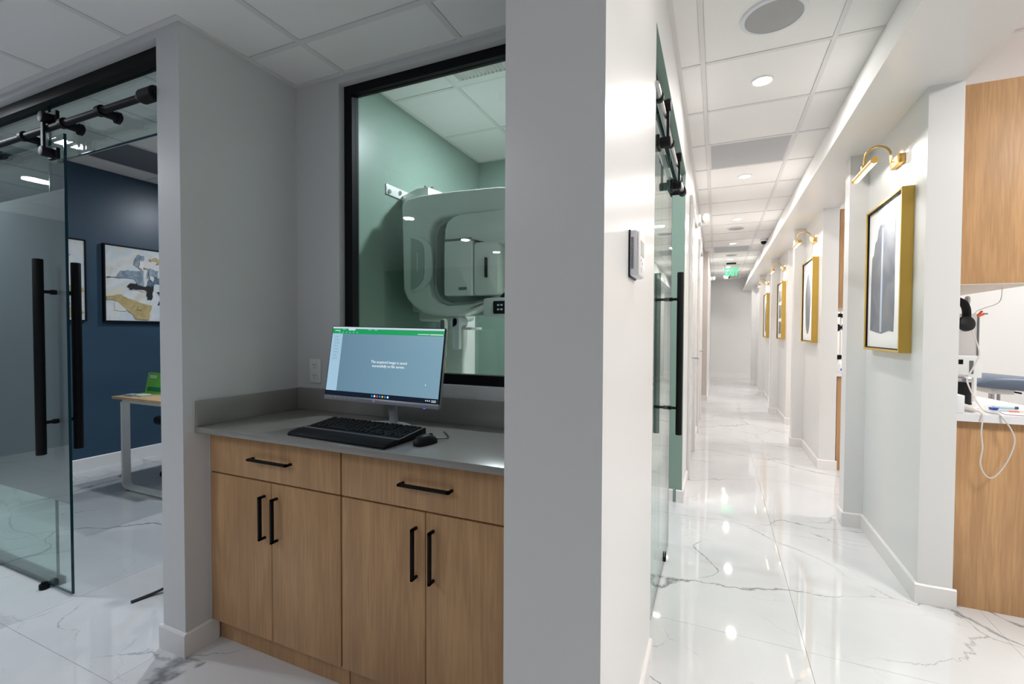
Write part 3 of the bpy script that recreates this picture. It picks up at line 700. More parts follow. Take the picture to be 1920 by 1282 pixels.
# mouse
ms = thing('mouse', 'black corded mouse on the counter right of the keyboard', 'mouse', (-.892, 1.312, .8893), rotz=-.25)
ms.scale = (.82, .82, .82)
t = bmesh.new(); bmesh.ops.create_uvsphere(t, u_segments=28, v_segments=16, radius=1)
for v in t.verts:
    x, y, z = v.co
    sx = .031*(1-.10*max(0, 1-abs(y))*1); sq = lambda a: math.copysign(abs(a)**.75, a)
    v.co = (sq(x)*.031*(1-.08*(1-y*y)), sq(y)*.057, (max(z, -.15)*.036+.0055) if z > 0 else max(z, -.15)*.036+.0055)
    if y > 0: v.co.z *= 1-.25*y
part('shell', (bmesh.ops.translate(t, vec=org(ms), verts=t.verts), t)[1], 'blackp', ms)
b = cyl(new_bm(), (-.004, .028, .031), (.004, .028, .031), .009, n=16); bmesh.ops.translate(b, vec=org(ms), verts=b.verts); part('scroll_wheel', b, 'rest', ms)
b = tube(new_bm(), smooth_path([(-.005, .055, .010), (.010, .10, .006), (-.005, .135, .004), (-.06, .175, .003), (-.10, .20, .003)]), .0022, 8); bmesh.ops.translate(b, vec=org(ms), verts=b.verts); part('cable', b, 'cable_b', ms)

# ------------------------------------------------------------------ imaging machine
YM = 2.45
im = thing('imaging_machine', 'white panoramic dental imaging machine behind the window', 'medical imaging machine', (-1.55, 2.7, 0))
part('column', B(-1.80, -1.565, 2.76, 2.93, 0, 2.03, .02, 3), 'enamel', im, label='white upright column')
part('base_plate', B(-1.88, -1.20, 2.35, 2.95, 0, .03, .01), 'enamel', im)
part('carriage', B(-1.84, -1.50, 2.60, 2.80, 1.33, 2.06, .03, 3), 'enamel', im)
back = [(-1.806, 1.391), (-1.64, 1.385), (-1.62, 1.36), (-.86, 1.36), (-.86, 2.045), (-1.60, 2.065), (-1.66, 2.085), (-1.78, 2.075), (-1.806, 2.04)]
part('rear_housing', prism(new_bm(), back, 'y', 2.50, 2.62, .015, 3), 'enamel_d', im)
def P(px, py, y=YM):
    v = at(px, py, 'y', y); return (v.x, v.z)
outer = [P(*q) for q in ((766, 398), (768, 386), (776, 378), (800, 372), (822, 369), (860, 364), (900, 360), (944, 356))]
outer += [(-.90, 2.045), (-.80, 1.95), (-.78, 1.75), (-.80, 1.55), (-.92, 1.41)]
outer += [P(*q) for q in ((960, 545), (925, 571), (885, 589), (860, 593), (831, 593), (806, 588), (788, 576), (776, 562), (769, 545))]
inner = [P(*q) for q in ((819, 440), (826, 422), (840, 413), (862, 410), (900, 406), (944, 402))] + [(-.98, 1.90), (-.96, 1.75), (-.97, 1.60)] + [P(*q) for q in ((944, 553), (925, 562), (895, 570), (850, 574), (832, 568), (822, 555), (818, 535))]
part('ring_housing', ring_plate(new_bm(), outer, inner, 2.375, 2.52, .018), 'enamel', im, label='large rounded white ring housing')
# inner lip, grip recess, sensor head
lip = [(a*1.0, b) for a, b in inner]
cx, cz = sum(a for a, b in inner)/len(inner), sum(b for a, b in inner)/len(inner)
lip2 = [(cx+(a-cx)*.93, cz+(b-cz)*.93) for a, b in inner]
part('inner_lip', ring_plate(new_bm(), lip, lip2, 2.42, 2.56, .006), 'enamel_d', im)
grip = [P(*q, 2.372) for q in ((772, 441), (790, 446), (802, 452), (809, 463), (811, 480), (811, 512), (808, 526), (798, 538), (786, 545), (772, 548))]
g_in = [P(*q, 2.372) for q in ((772, 446), (786, 451), (793, 457), (796, 466), (797, 484), (797, 510), (795, 524), (788, 534), (780, 541), (772, 544))]
part('grip_recess', prism(new_bm(), grip, 'y', 2.366, 2.38, .004), 'enamel', im)
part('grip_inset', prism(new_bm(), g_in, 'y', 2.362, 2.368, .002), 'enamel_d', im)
part('grip_slot', B(P(797, 480)[0], P(799, 480)[0], 2.361, 2.364, P(797, 512)[1], P(797, 478)[1]), 'lav', im, smooth=False)
sh = prism(new_bm(), rrect(P(858, 0)[0], P(909, 0)[0], P(880, 557)[1], P(880, 459)[1], .012), 'y', 2.30, 2.44, .008); part('sensor_head', sh, 'enamel', im, label='boxy white sensor head')
ht = prism(new_bm(), [P(*q) for q in ((858, 457), (858, 440), (862, 427), (872, 417), (886, 412), (915, 409), (944, 406))] + [(-1.0, 1.935), (-.99, 1.76)] + [P(944, 464), P(910, 457)], 'y', 2.305, 2.44, .008); part('head_cover', ht, 'enamel', im)
part('sensor_seam', B(P(859, 0)[0], P(909, 0)[0], 2.2985, 2.301, P(880, 458)[1], P(880, 456)[1]), 'grey_metal', im, smooth=False)
sh = prism(new_bm(), rrect(P(911, 0)[0], -1.10, P(925, 556)[1], P(925, 461)[1], .02), 'y', 2.31, 2.45, .008); part('sensor_cover', sh, 'white_pl', im)
part('sensor_slot', prism(new_bm(), rrect(P(910, 0, 2.3)[0], P(914, 0, 2.3)[0], P(912, 520, 2.3)[1], P(912, 482, 2.3)[1], .006), 'y', 2.296, 2.312), 'dark', im)
part('badge', B(P(861, 0, 2.3)[0], P(876, 0, 2.3)[0], 2.297, 2.301, P(868, 543, 2.3)[1], P(868, 538, 2.3)[1]), 'grey_metal', im, smooth=False)
cp = part('control_panel', prism(new_bm(), rrect(-1.20, -1.02, 1.345, 1.455, .02), 'y', 2.33, 2.40, .004), 'enamel', im)
part('panel_glass', prism(new_bm(), rrect(P(927, 0, 2.33)[0], -1.03, P(935, 588, 2.33)[1], P(935, 564, 2.33)[1], .008), 'y', 2.326, 2.331), 'black', cp)
b = new_bm()
for dx in (.025, .045):
    for dz in (.0, .024): prism(b, rrect(P(927, 0, 2.33)[0]+dx, P(927, 0, 2.33)[0]+dx+.013, 1.385+dz, 1.394+dz, .002, 2), 'y', 2.324, 2.3262)
part('panel_button', b, 'white_pl', cp)
part('chin_knob', cyl(new_bm(), (P(862, 0, 2.5)[0], 2.42, 1.325), (P(862, 0, 2.5)[0], 2.55, 1.325), .035, n=24, bev=.004), 'lav', im)
part('hook', prism(new_bm(), rrect(P(846, 0, 2.4)[0], P(858, 0, 2.4)[0], 1.16, 1.345, .006), 'y', 2.42, 2.45), 'lav', im)
part('tray', B(P(864, 0, 2.6)[0], P(897, 0, 2.6)[0], 2.52, 2.66, 1.276, 1.292, .003), 'white_pl', im)
b = cyl(new_bm(), (-1.53, 2.46, 1.14), (-1.53, 2.46, 1.34), .006, n=10); part('tray_post', b, 'enamel', im)
# hand switch hanging on the machine
wd = thing('hand_switch', 'grey and white hand switch hanging beside the monitor behind the glass', 'hand switch', (-1.52, 2.40, 1.05))
x = -1.487
part('grip', lathe(new_bm(), [(.004, -.13), (.010, -.125), (.014, -.06), (.019, .03), (.021, .08), (.016, .10), (.002, .105)], (x, 2.385, 1.24)), 'white_pl', wd)
part('button_pad', prism(new_bm(), rrect(x-.012, x+.012, 1.27, 1.335, .011), 'y', 2.358, 2.367, .001), 'grey_metal', wd)
part('tip', cyl(new_bm(), (x, 2.385, 1.115), (x+.004, 2.385, 1.02), .007, .003, n=12), 'tan', wd)
part('cord', tube(new_bm(), smooth_path([(x+.004, 2.385, 1.03), (x+.006, 2.385, .98), (x-.02, 2.39, .92), (x-.03, 2.40, .80)]), .004), 'cable', wd)
# wall bracket
wb = thing('wall_bracket', 'white metal bracket bolted to the green wall above the machine', 'bracket', (-1.93, 2.5, 2.14))
part('wall_plate', B(-1.93, -1.921, 2.395, 2.70, 2.135, 2.20, .002), 'enamel', wb)
part('arm', prism(new_bm(), [(-1.93, 2.565), (-1.74, 2.47), (-1.66, 2.47), (-1.64, 2.60), (-1.93, 2.66)], 'z', 2.075, 2.165, .002), 'enamel', wb)
b = new_bm()
for y, z in ((2.42, 2.155), (2.53, 2.175)): cyl(b, (-1.921, y, z), (-1.912, y, z), .014, n=6)
part('bolt', b, 'steel', wb)
b = new_bm(); [cyl(b, (a, c, 2.165), (a, c, 2.185), .008, n=6) for a, c in ((-1.70, 2.50), (-1.67, 2.53))]; part('clamp_screw', b, 'steel', wb)

# ------------------------------------------------------------------ ceiling fittings
def downlight(x, y, z, r, label, m='lamp', power=10, col=NEUT, group=None, lr=None):
    t = thing('downlight', label, 'ceiling light', (x, y, z), group=group)
    part('trim_ring', lathe(new_bm(), [(r*.86, .004), (r*.88, -.003), (r*1.0, -.005), (r*1.08, -.002), (r*1.08, .012), (r*.86, .012)], (x, y, z)), 'trim', t)
    part('lens', lathe(new_bm(), [(0.0, -.0035), (r*.5, -.0032), (r*.86, -.001), (r*.86, .003), (0, .003)], (x, y, z)), m, t)
    area_light('lamp_light', (x, y, z-.012), power, r*1.7, col, t)
    return t
names = ['nearest visible', 'second', 'third', 'fourth', 'fifth', 'sixth']
for k in range(-3, 6):
    y = 3.12+k*1.829
    lab = f'{names[k]} round ceiling downlight along the corridor' if k >= 0 else ['round corridor downlight just overhead', 'round corridor downlight behind the camera', 'rearmost round corridor downlight'][-k-1]
    downlight(.226, y, ZC, .056, lab, power=P_CORR*(1 if k > 0 else .88 if k == 0 else .42 if k == -1 else .03), col=WARM, group='corridor downlights')
for k, (x, y) in enumerate(((-2.93, -.56), (-2.95, -1.78), (-2.98, -2.76), (-3.72, .80), (-4.87, .50), (-1.5, -1.0))):
    downlight(x, y, ZH, .06, ['hall downlight of the back row, nearest', 'hall downlight of the back row, middle', 'hall downlight of the back row, rearmost', 'hall downlight in front of the office glass', 'hall downlight farthest left', 'hall downlight behind the alcove'][k], 'lamp_h', P_HALL*(1.6, 1.3, 1, 2.6, 2.2, .95)[k], COOL, 'hall downlights')  # the last one is added to light the cabinets and column front
for k, (x, y) in enumerate(((-3.9, 3.5), (-2.9, 2.3))):
    downlight(x, y, ZC, .06, ['office downlight near the rear wall', 'office downlight near the door'][k], 'lamp_h', P_OFFICE, COOL, 'office downlights')
downlight(-1.15, 2.78, ZC, .07, 'downlight inside the green imaging room', 'lamp', P_XRAY, COOL)

def speaker(x, y, z, r, label):
    t = thing('ceiling_speaker', label, 'speaker', (x, y, z), group='round ceiling speakers')
    part('trim_ring', lathe(new_bm(), [(r*.86, .0), (r*.87, -.006), (r*.95, -.007), (r, -.003), (r, .012), (r*.86, .012)], (x, y, z), 48), 'lav' if z == ZC else 'trim', t)
    part('grille', lathe(new_bm(), [(0, -.0045), (r*.865, -.0035), (r*.865, .004), (0, .004)], (x, y, z), 48), 'spk', t)
M['lav'] .node_tree.nodes['Principled BSDF'].inputs['Base Color'].default_value = (.72, .73, .78, 1)
speaker(.223, 2.505, ZC, .140, 'large round ceiling speaker nearest the camera')
speaker(.232, 7.38, ZC, .115, 'round ceiling speaker between second and third downlights')
speaker(.238, 9.90, ZC, .115, 'round ceiling speaker just before the exit sign')
speaker(-.93, 1.30, ZH, .10, 'round ceiling speaker cut off by the top edge over the alcove')

def grille(x0, x1, y0, y1, z, label, m):
    t = thing('return_grille', label, 'air vent', ((x0+x1)/2, (y0+y1)/2, z), group='flush perforated ceiling grilles')
    b = new_bm(); w = .014
    for a in ((x0, x1, y0, y0+w), (x0, x1, y1-w, y1), (x0, x0+w, y0+w, y1-w), (x1-w, x1, y0+w, y1-w)): box(b, a[0], a[1], a[2], a[3], z+.004, z+.016)
    part('frame', b, 'tbar' if m == 'perf' else 'perf_d', t, smooth=False); part('perforated_panel', B(x0+w, x1-w, y0+w, y1-w, z+.0065, z+.012), m, t, smooth=False)
grille(-.076, .510, 4.042, 4.628, ZC, 'grey perforated ceiling grille nearest the camera in the corridor', 'perf')
grille(-.076, .510, 8.915, 9.505, ZC, 'smaller looking grey ceiling grille far down the corridor', 'perf')
grille(-4.888, -4.302, 2.192, 2.778, ZC, 'dark grey ceiling grille inside the navy office', 'perf_d')
def louver(x0, x1, y0, y1, z, label):
    t = thing('ceiling_diffuser', label, 'air vent', ((x0+x1)/2, (y0+y1)/2, z), group='white louvred ceiling diffusers')
    b = new_bm(); w = .05
    for a in ((x0, x1, y0, y0+w), (x0, x1, y1-w, y1), (x0, x0+w, y0+w, y1-w), (x1-w, x1, y0+w, y1-w)): box(b, a[0], a[1], a[2], a[3], z-.004, z+.016, .002, 1)
    part('frame', b, 'trim', t); part('backing', B(x0+w, x1-w, y0+w, y1-w, z+.018, z+.022), 'grey_metal', t, smooth=False)
    n = 20; dx = (x1-x0-2*w)/n; me = None
    for i in range(n):
        if me is None:
            s = B(-.0025, .0025, y0+w-(y0+y1)/2, y1-w-(y0+y1)/2, -.012, .012); bmesh.ops.rotate(s, cent=(0, 0, 0), matrix=Matrix.Rotation(.6, 3, 'Y'), verts=s.verts); me = bpy.data.meshes.new('louver'); s.to_mesh(me); s.free(); me.materials.append(M['trim'])
        o = bpy.data.objects.new('louver', me); C.objects.link(o); o.parent = t; o.location = (x0+w+dx*(i+.5)-(x0+x1)/2, 0, .006)
louver(-1.449, -.862, 1.879, 2.465, ZC, 'white louvred ceiling diffuser inside the green room')
louver(1.32, 1.729, 3.722, 4.31, ZC, 'white louvred ceiling diffuser above the near oak cabinet')

# exit sign
ex = thing('exit_sign', 'clear hanging EXIT sign with green letters over the corridor', 'exit sign', (.264, 11.0, ZC))
part('canopy', B(.17, .36, 10.97, 11.03, ZC-.03, ZC, .004), 'blackp', ex)
part('acrylic_panel', B(.115, .43, 10.997, 11.003, 2.405, ZC-.03), 'acrylic', ex, smooth=False)
b = new_bm(); [box(b, *q) for q in ((.113, .432, 10.995, 11.005, 2.402, 2.406), (.113, .117, 10.995, 11.005, 2.406, 2.705), (.428, .432, 10.995, 11.005, 2.406, 2.705), (.113, .432, 10.995, 11.005, 2.702, 2.706))]
part('edge', b, 'silver', ex, smooth=False)
part('letters', text_bm('EXIT', .205, Matrix.Translation((.272, 10.994, 2.535)) @ Matrix.Rotation(pi/2, 4, 'X'), .001, bold=.011, xs=.60), 'exit_g', ex, smooth=False, label='green letters reading EXIT')
# dome camera on the ceiling, motion sensor near the exit
t = thing('dome_camera', 'small dark dome camera on the corridor ceiling beside the beam', 'camera', (.665, 8.42, ZC))
part('base', lathe(new_bm(), [(.055, 0), (.055, -.02), (.045, -.03), (0, -.03)], (.665, 8.42, ZC)), 'white_pl', t)
part('dome', lathe(new_bm(), [(.042, -.03), (.040, -.05), (.028, -.068), (.010, -.077), (0, -.078)], (.665, 8.42, ZC)), 'black', t)
t = thing('bullet_camera', 'small white camera hanging below the far ceiling behind the exit sign', 'camera', (.20, 12.6, ZC))
part('stem', cyl(new_bm(), (.20, 12.6, ZC), (.20, 12.6, 2.64), .015), 'white_pl', t); part('body', cyl(new_bm(), (.15, 12.6, 2.62), (.25, 12.55, 2.60), .04, n=20, bev=.01), 'white_pl', t); part('lens', cyl(new_bm(), (.25, 12.55, 2.60), (.262, 12.544, 2.598), .03, n=16), 'black', t)
# emergency lights on the left corridor wall
def em_light(x, y, z, label, s=1.0):
    t = thing('emergency_light', label, 'emergency light', (x, y, z), group='white wall emergency lights')
    part('housing', B(x, x+.05*s, y-.11*s, y+.11*s, z-.05*s, z+.045*s, .01, 2), 'white_pl', t)
    for sg in (-1, 1):
        h = part('lamp_head', lathe(new_bm(), [(0, -.03*s), (.03*s, -.028*s), (.042*s, .0), (.045*s, .03*s), (.036*s, .034*s)], (x+.085*s, y+sg*.075*s, z+.01), 24, (.5, -.75, -.2)), 'white_pl', t)
        part('reflector', lathe(new_bm(), [(0, .026*s), (.036*s, .033*s), (.036*s, .03*s), (0, .02*s)], (x+.085*s, y+sg*.075*s, z+.01), 24, (.5, -.75, -.2)), 'steel', h)
em_light(-.222, 5.70, 2.53, 'white twin-head emergency light high on the left corridor wall, nearer one')
em_light(-.157, 11.2, 2.44, 'white twin-head emergency light near the corridor end, farther one', .85)

# thermostat
th = thing('thermostat', 'small grey thermostat on the white wall beside the column edge', 'thermostat', (-.222, 1.34, 1.42))
part('wall_plate', B(-.222, -.2165, 1.288, 1.394, 1.418, 1.546, .002), 'dark', th)
part('body', B(-.2175, -.1985, 1.287, 1.396, 1.421, 1.544, .004, 2), 'lav', th)
part('face', B(-.199, -.193, 1.289, 1.394, 1.424, 1.541, .003, 2), 'white_pl', th)
part('display', B(-.1935, -.1922, 1.315, 1.372, 1.478, 1.520), 'lcd', th, smooth=False)
b = new_bm()
for i in range(24): box(b, -.2150, -.2080, 1.2863, 1.2875, 1.440+i*.0036, 1.4418+i*.0036)
part('vent_slots', b, 'dark', th, smooth=False)
b = new_bm(); [cyl(b, (-.1935, y, z), (-.1915, y, z), .004, n=10) for y, z in ((1.32, 1.466), (1.345, 1.459))]; box(b, -.1935, -.1918, 1.325, 1.345, 1.434, 1.448); part('button', b, 'lav', th)

# ------------------------------------------------------------------ gold pictures and picture lamps on the piers
def picture(dy, yn, yf, label, art):
    z0, z1 = 1.168, 1.995; t = thing('framed_picture', label, 'picture', (.881, (yn+yf)/2, z0), group='gold-framed pictures on the piers'); fx0, fx1 = .830, .8805
    for a in ((yn, yn+.014, z0, z1), (yf-.014, yf, z0, z1), (yn+.014, yf-.014, z1-.012, z1), (yn+.014, yf-.014, z0, z0+.012)): part('frame_bar', B(fx0, fx1, *a, .001, 1), 'gold', t)
    part('mat_board', B(fx0+.016, fx0+.022, yn+.0145, yf-.0145, z0+.0125, z1-.0125), 'mat_white', t, smooth=False)
    b = new_bm(); w = .007
    for a in ((yn+.014, yf-.014, z1-.012-w, z1-.012), (yn+.014, yf-.014, z0+.012, z0+.012+w), (yn+.014, yn+.014+w*.4, z0+.02, z1-.02), (yf-.014-w*.4, yf-.014, z0+.02, z1-.02)): box(b, fx0+.006, fx0+.0155, *a)
    part('shadow_gap', b, 'black', t, smooth=False)
    X0, X1 = fx0+.0148, fx0+.0162
    def U(u, v): return (yf-.014-(yf-yn-.028)*u, z0+.012+(z1-z0-.024)*v)   # u: left to right as seen, v: up
    random.seed(int(yn*100))
    if art == 0:
        L = [(.09, .13), (.28, .115), (.45, .105), (.66, .125), (.79, .118), (.80, .30), (.79, .60), (.80, .89), (.70, .885), (.62, .865), (.52, .88), (.44, .865), (.36, .875), (.30, .84), (.27, .78), (.21, .76), (.17, .68), (.12, .66), (.10, .50)]
        part('painted_block', prism(new_bm(), [U(*q) for q in L], 'x', X0, X1), 'inkblue', t, smooth=False, label='blue-grey brushed block')
        part('painted_stripe', prism(new_bm(), [U(*q) for q in ((.40, .115), (.46, .115), (.46, .84), (.425, .84))], 'x', X0-.0006, X0+.0005), 'inkpale', t, smooth=False)
    elif art == 1:
        part('painted_oval', prism(new_bm(), [U(.48+.24*cos(a)*(1+.06*sin(5*a)), .47+.38*sin(a)) for a in [i*2*pi/40 for i in range(40)]], 'x', X0, X1), 'inkblue', t, smooth=False, label='tall blue-grey oval')
    elif art == 2:
        for v0, v1 in ((.08, .30), (.36, .60), (.66, .86)):
            part('painted_block', prism(new_bm(), [U(.25+random.uniform(-.02, .02), v0), U(.72, v0+.01), U(.74, v1), U(.24, v1+.01)], 'x', X0, X1), 'inkblue', t, smooth=False)
    else:
        part('painted_oval', prism(new_bm(), [U(.5+.26*cos(a), .48+.38*sin(a)) for a in [i*2*pi/36 for i in range(36)]], 'x', X0, X1), 'inkblue', t, smooth=False, label='blue-grey rounded block')
for k, (a, b_, lab) in enumerate(((2.900, 3.505, 'largest gold-framed picture with a blue-grey brushed rectangle, nearest pier'), (5.245, 5.85, 'gold-framed picture with a tall grey oval, second pier'), (7.545, 8.12, 'gold-framed picture with three stacked grey blocks, third pier'), (9.77, 10.36, 'smallest gold-framed picture, fourth pier'))):
    picture(DY[k], a, b_, lab, k)

pl = thing('picture_lamp', 'brass arched picture lamp over the nearest gold-framed picture', 'lamp', (.881, 3.105, 2.15), group='brass picture lamps on the piers')
part('wall_plate', B(.853, .881, 3.035, 3.175, 2.152, 2.200, .003), 'brass', pl)
arc = [(.838, 3.105, 2.178), (.838, 3.105, 2.205)] + [(.780+.058*cos(a), 3.105, 2.212+.058*sin(a)) for a in [i*pi/14 for i in range(1, 14)]] + [(.722, 3.105, 2.205), (.722, 3.105, 2.168)]
b = tube(new_bm(), [(.855, 3.105, 2.178)]+arc, .0055, 12); part('arm', b, 'brass', pl)
part('knuckle', B(.708, .736, 3.090, 3.120, 2.150, 2.176, .003), 'brass', pl)
prof = [(.722+.0165*cos(a), 2.146+.0165*sin(a)) for a in [radians(-35)+i*radians(250)/18 for i in range(19)]]
sh = prism(new_bm(), prof, 'y', 2.925, 3.285); part('shade', sh, 'brass', pl)
part('end_cap', cyl(new_bm(), (.722, 2.921, 2.146), (.722, 2.926, 2.146), .0175, n=24), 'brass', pl); part('end_cap', cyl(new_bm(), (.722, 3.284, 2.146), (.722, 3.289, 2.146), .0175, n=24), 'brass', pl)
part('light_strip', B(.716, .734, 2.93, 3.28, 2.1325, 2.1355), 'lamp_w', pl, smooth=False)
area_light('lamp_light', (.728, 3.105, 2.128), P_PIC, .34, WARM, pl, rot=(0, radians(-38), 0), shape='RECTANGLE', size_y=.02, spread=radians(100)).rotation_euler = (0, radians(-38), 0)
pl.children[-1].rotation_euler = (0, radians(38), 0) if False else pl.children[-1].rotation_euler
for k, lab in ((1, 'brass arched picture lamp over the oval picture, second pier'), (2, 'brass arched picture lamp over the three-block picture, third pier'), (3, 'smallest brass arched picture lamp, fourth pier')):
    copy_tree(pl, offset=(0, (0, 2.325, 4.60, 6.87)[k], 0), label=lab)

# ------------------------------------------------------------------ treatment-bay cabinets behind the piers
def bay(k, d):
    y0 = 2.79+d
    who = ['nearest', 'second', 'third', 'fourth'][k]
    u = thing('wall_cabinet', f'{who} oak upper cabinet end showing behind the {who} pier', 'cabinet', (1.16, y0+.45, 1.494), group='oak upper cabinets behind the piers')
    part('side_panel', B(1.020, 1.312, y0, y0+.019, 1.494, 2.395, .001), 'oak', u)
    part('body', B(1.022, 1.30, y0+.0195, y0+.84, 1.497, 2.393), 'oak', u, smooth=False)
    for i in range(2): part('door', B(1.301, 1.320, y0+.022+i*.41, y0+.428+i*.41, 1.496, 2.394, .001), 'oak', u)
    part('bottom_panel', B(1.022, 1.312, y0+.002, y0+.84, 1.490, 1.4965), 'oak_pale', u, smooth=False)
    l = thing('base_cabinet', f'{who} oak lower cabinet end showing behind the {who} pier', 'cabinet', (1.25, y0+.45, 0), group='oak lower cabinets behind the piers')
    part('side_panel', B(1.022, 1.46, y0+.006, y0+.025, 0, .866, .001), 'oak', l)
    part('body', B(1.024, 1.44, y0+.0255, y0+.86, .09, .866), 'oak', l, smooth=False)
    for i in range(2): part('door', B(1.4405, 1.458, y0+.03+i*.41, y0+.436+i*.41, .095, .862, .001), 'oak', l)
    c = thing('countertop', f'white countertop of the {who} treatment bay', 'countertop', (1.25, y0+.4, .868), group='white countertops behind the piers')
    part('slab', prism(new_bm(), [(1.0105, y0-.025), (1.50, y0-.025), (1.375, y0+.87), (1.0105, y0+.87)], 'z', .868, .903), 'counter_w', c, smooth=False)
    part('backsplash', B(1.0105, 1.040, y0-.020, y0+.87, .9032, .985, .002), 'counter_w', c)
    return y0
for k in range(4): bay(k, DY[k])

Y0 = 2.79
# headphones on a hook
def headphones(dy, label):
    h = thing('headphones', label, 'headphones', (1.10, 3.0+dy, 1.44), group='headphones hanging in the bays')
    pts = [(1.105+.060*cos(a), 3.0+dy, 1.365+.075*sin(a)) for a in [pi*i/16-.15 for i in range(18)]]
    part('band', tube(new_bm(), smooth_path([(1.018, 3.0+dy, 1.33)]+[(1.070+.052*cos(a), 3.0+dy+.0, 1.385+.048*sin(a)) for a in (pi*.95, pi*.75, pi*.5, pi*.25, .05)]+[(1.124, 3.0+dy, 1.335)]), .009, 10, rx=.018), 'blackp', h)
    for s, x in ((1, 1.115), (-1, 1.045)):
        part('ear_cup', lathe(new_bm(), [(0, -.012), (.030, -.012), (.038, -.002), (.036, .014), (.020, .020), (0, .020)], (x, 2.985+dy, 1.315), 28, (.35*s, -.9, .1)), 'blackp', h)
headphones(0, 'black headphones hanging above the near white counter')
headphones(DY[1], 'black headphones hanging in the second bay, seen between piers')
for dd, lab in ((0, 'round grey hook holding the near headphones'), (DY[1], 'round grey hook holding the far headphones')):
    lone('wall_hook', cyl(cyl(new_bm(), (1.0105, 3.02+dd, 1.435), (1.13, 3.02+dd, 1.430), .007, n=10), (1.128, 3.02+dd, 1.430), (1.138, 3.02+dd, 1.430), .022, n=18, bev=.002), 'lav', lab, 'hook', (1.0105, 3.02+dd, 1.435))
# apron clip with orange grips
cl = thing('bib_clip', 'orange and steel clip on the end of an ivory cord by the headphones', 'clip', (1.158, 2.96, 1.36))
b = tube(new_bm(), smooth_path([(1.148, 2.955, 1.352), (1.156, 2.955, 1.364), (1.164, 2.955, 1.375)]), .005, 8); tube(b, smooth_path([(1.148, 2.955, 1.352), (1.158, 2.955, 1.354), (1.172, 2.955, 1.362)]), .005, 8); part('grip', b, 'orange', cl)
part('jaw', B(1.170, 1.184, 2.951, 2.958, 1.358, 1.366, .001), 'steel', cl)
part('cord', tube(new_bm(), smooth_path([tuple(at(q[0], q[1], 'y', 2.95)) for q in ((1879, 538), (1877, 560), (1868, 570), (1850, 576), (1832, 583), (1826, 592))]), .0016, 6), 'cable', cl)
# computer box on a wall board
bd = thing('equipment_board', 'flat pale board with a white box standing on the near counter against the pier', 'equipment', (1.15, 3.35, 1.04))
part('board', B(1.012, 1.292, 3.31, 3.325, 1.03, 1.375, .003), 'board_grey', bd)
part('edge_strip', B(1.286, 1.2925, 3.305, 3.3105, 1.03, 1.375), 'grey_metal', bd, smooth=False)
part('box', B(1.012, 1.268, 3.20, 3.309, 1.035, 1.15, .006), 'enamel', bd)
b = B(1.215, 1.232, 3.1985, 3.201, 1.055, 1.125); part('vent', b, 'grey_metal', bd, smooth=False)
part('port', B(1.165, 1.190, 3.1985, 3.201, 1.105, 1.130), 'black', bd, smooth=False)
part('leg', B(1.045, 1.06, 3.27, 3.30, .9032, 1.035), 'white_pl', bd, smooth=False)
part('leg', B(1.262, 1.274, 3.27, 3.30, .9032, 1.035), 'white_pl', bd, smooth=False)
# black canister
cn = thing('canister', 'black canister with a dark lid on the near white counter', 'canister', (1.165, 3.14, .9032))
part('body', lathe(new_bm(), [(0, 0), (.038, 0), (.040, .006), (.037, .012), (.036, .115), (0, .115)], (1.165, 3.14, .9034)), 'black_s', cn)
part('lid', lathe(new_bm(), [(.037, .1152), (.040, .118), (.040, .135), (.030, .142), (.028, .150), (0, .152)], (1.165, 3.14, .9034)), 'steel', cn)
# scaler handpiece with long cord
sc_ = thing('handpiece', 'ivory handpiece with blue end on the near counter, its cord looping down the oak panel', 'handpiece', (1.09, 2.83, .9032))
part('grip', lathe(new_bm(), [(.004, -.05), (.012, -.045), (.014, .0), (.013, .03), (.006, .055), (.003, .058)], (1.082, 2.86, .920), 20, (.25, -.95, -.12)), 'cable', sc_)
part('blue_end', lathe(new_bm(), [(0, -.02), (.011, -.016), (.0125, .0), (.012, .012), (0, .014)], (1.066, 2.915, .926), 18, (.25, -.95, 0)), 'cobalt', sc_)
cord = [(1.098, 2.805, .912), (1.10, 2.775, .908), (1.098, 2.757, .895)] + [tuple(at(q[0], q[1], 'y', 2.748)) for q in ((1840, 812), (1842, 840), (1838, 868), (1845, 888), (1858, 896), (1873, 886), (1890, 862), (1900, 838), (1902, 822), (1894, 802))] + [(1.165, 2.757, .895), (1.158, 2.775, .9085), (1.150, 2.84, .9055), (1.150, 2.90, .915), (1.135, 2.93, .96), (1.118, 2.94, 1.01), (1.113, 2.945, 1.05), (1.14, 2.955, 1.11), (1.160, 2.96, 1.17), (1.150, 2.97, 1.235), (1.135, 2.97, 1.28)]
part('cord', tube(new_bm(), smooth_path(cord, 8), .0032, 8), 'cable', sc_)
# small things on the counter
t = thing('mixing_dish', 'clear little dish with cobalt blue paste on the near counter', 'dish', (1.205, 2.93, .9034))
part('cup', lathe(new_bm(), [(0, 0), (.018, 0), (.021, .022), (.019, .022), (.016, .003), (0, .003)], (1.205, 2.93, .9034)), 'acrylic', t)
part('paste', lathe(new_bm(), [(0, .004), (.0155, .004), (.018, .014), (0, .011)], (1.205, 2.93, .9034)), 'cobalt', t)
t = thing('syringe', 'pale cyan syringe with navy cap lying on the near counter', 'syringe', (1.27, 3.0, .9036))
part('barrel', cyl(new_bm(), (1.235, 3.01, .9105), (1.315, 3.02, .9105), .0065, n=14), 'cyan', t); part('cap', cyl(new_bm(), (1.315, 3.02, .9105), (1.330, 3.022, .9105), .0068, n=14), 'navy_d', t); part('plunger', cyl(new_bm(), (1.205, 3.006, .9105), (1.235, 3.01, .9105), .003, n=10), 'white_pl', t)
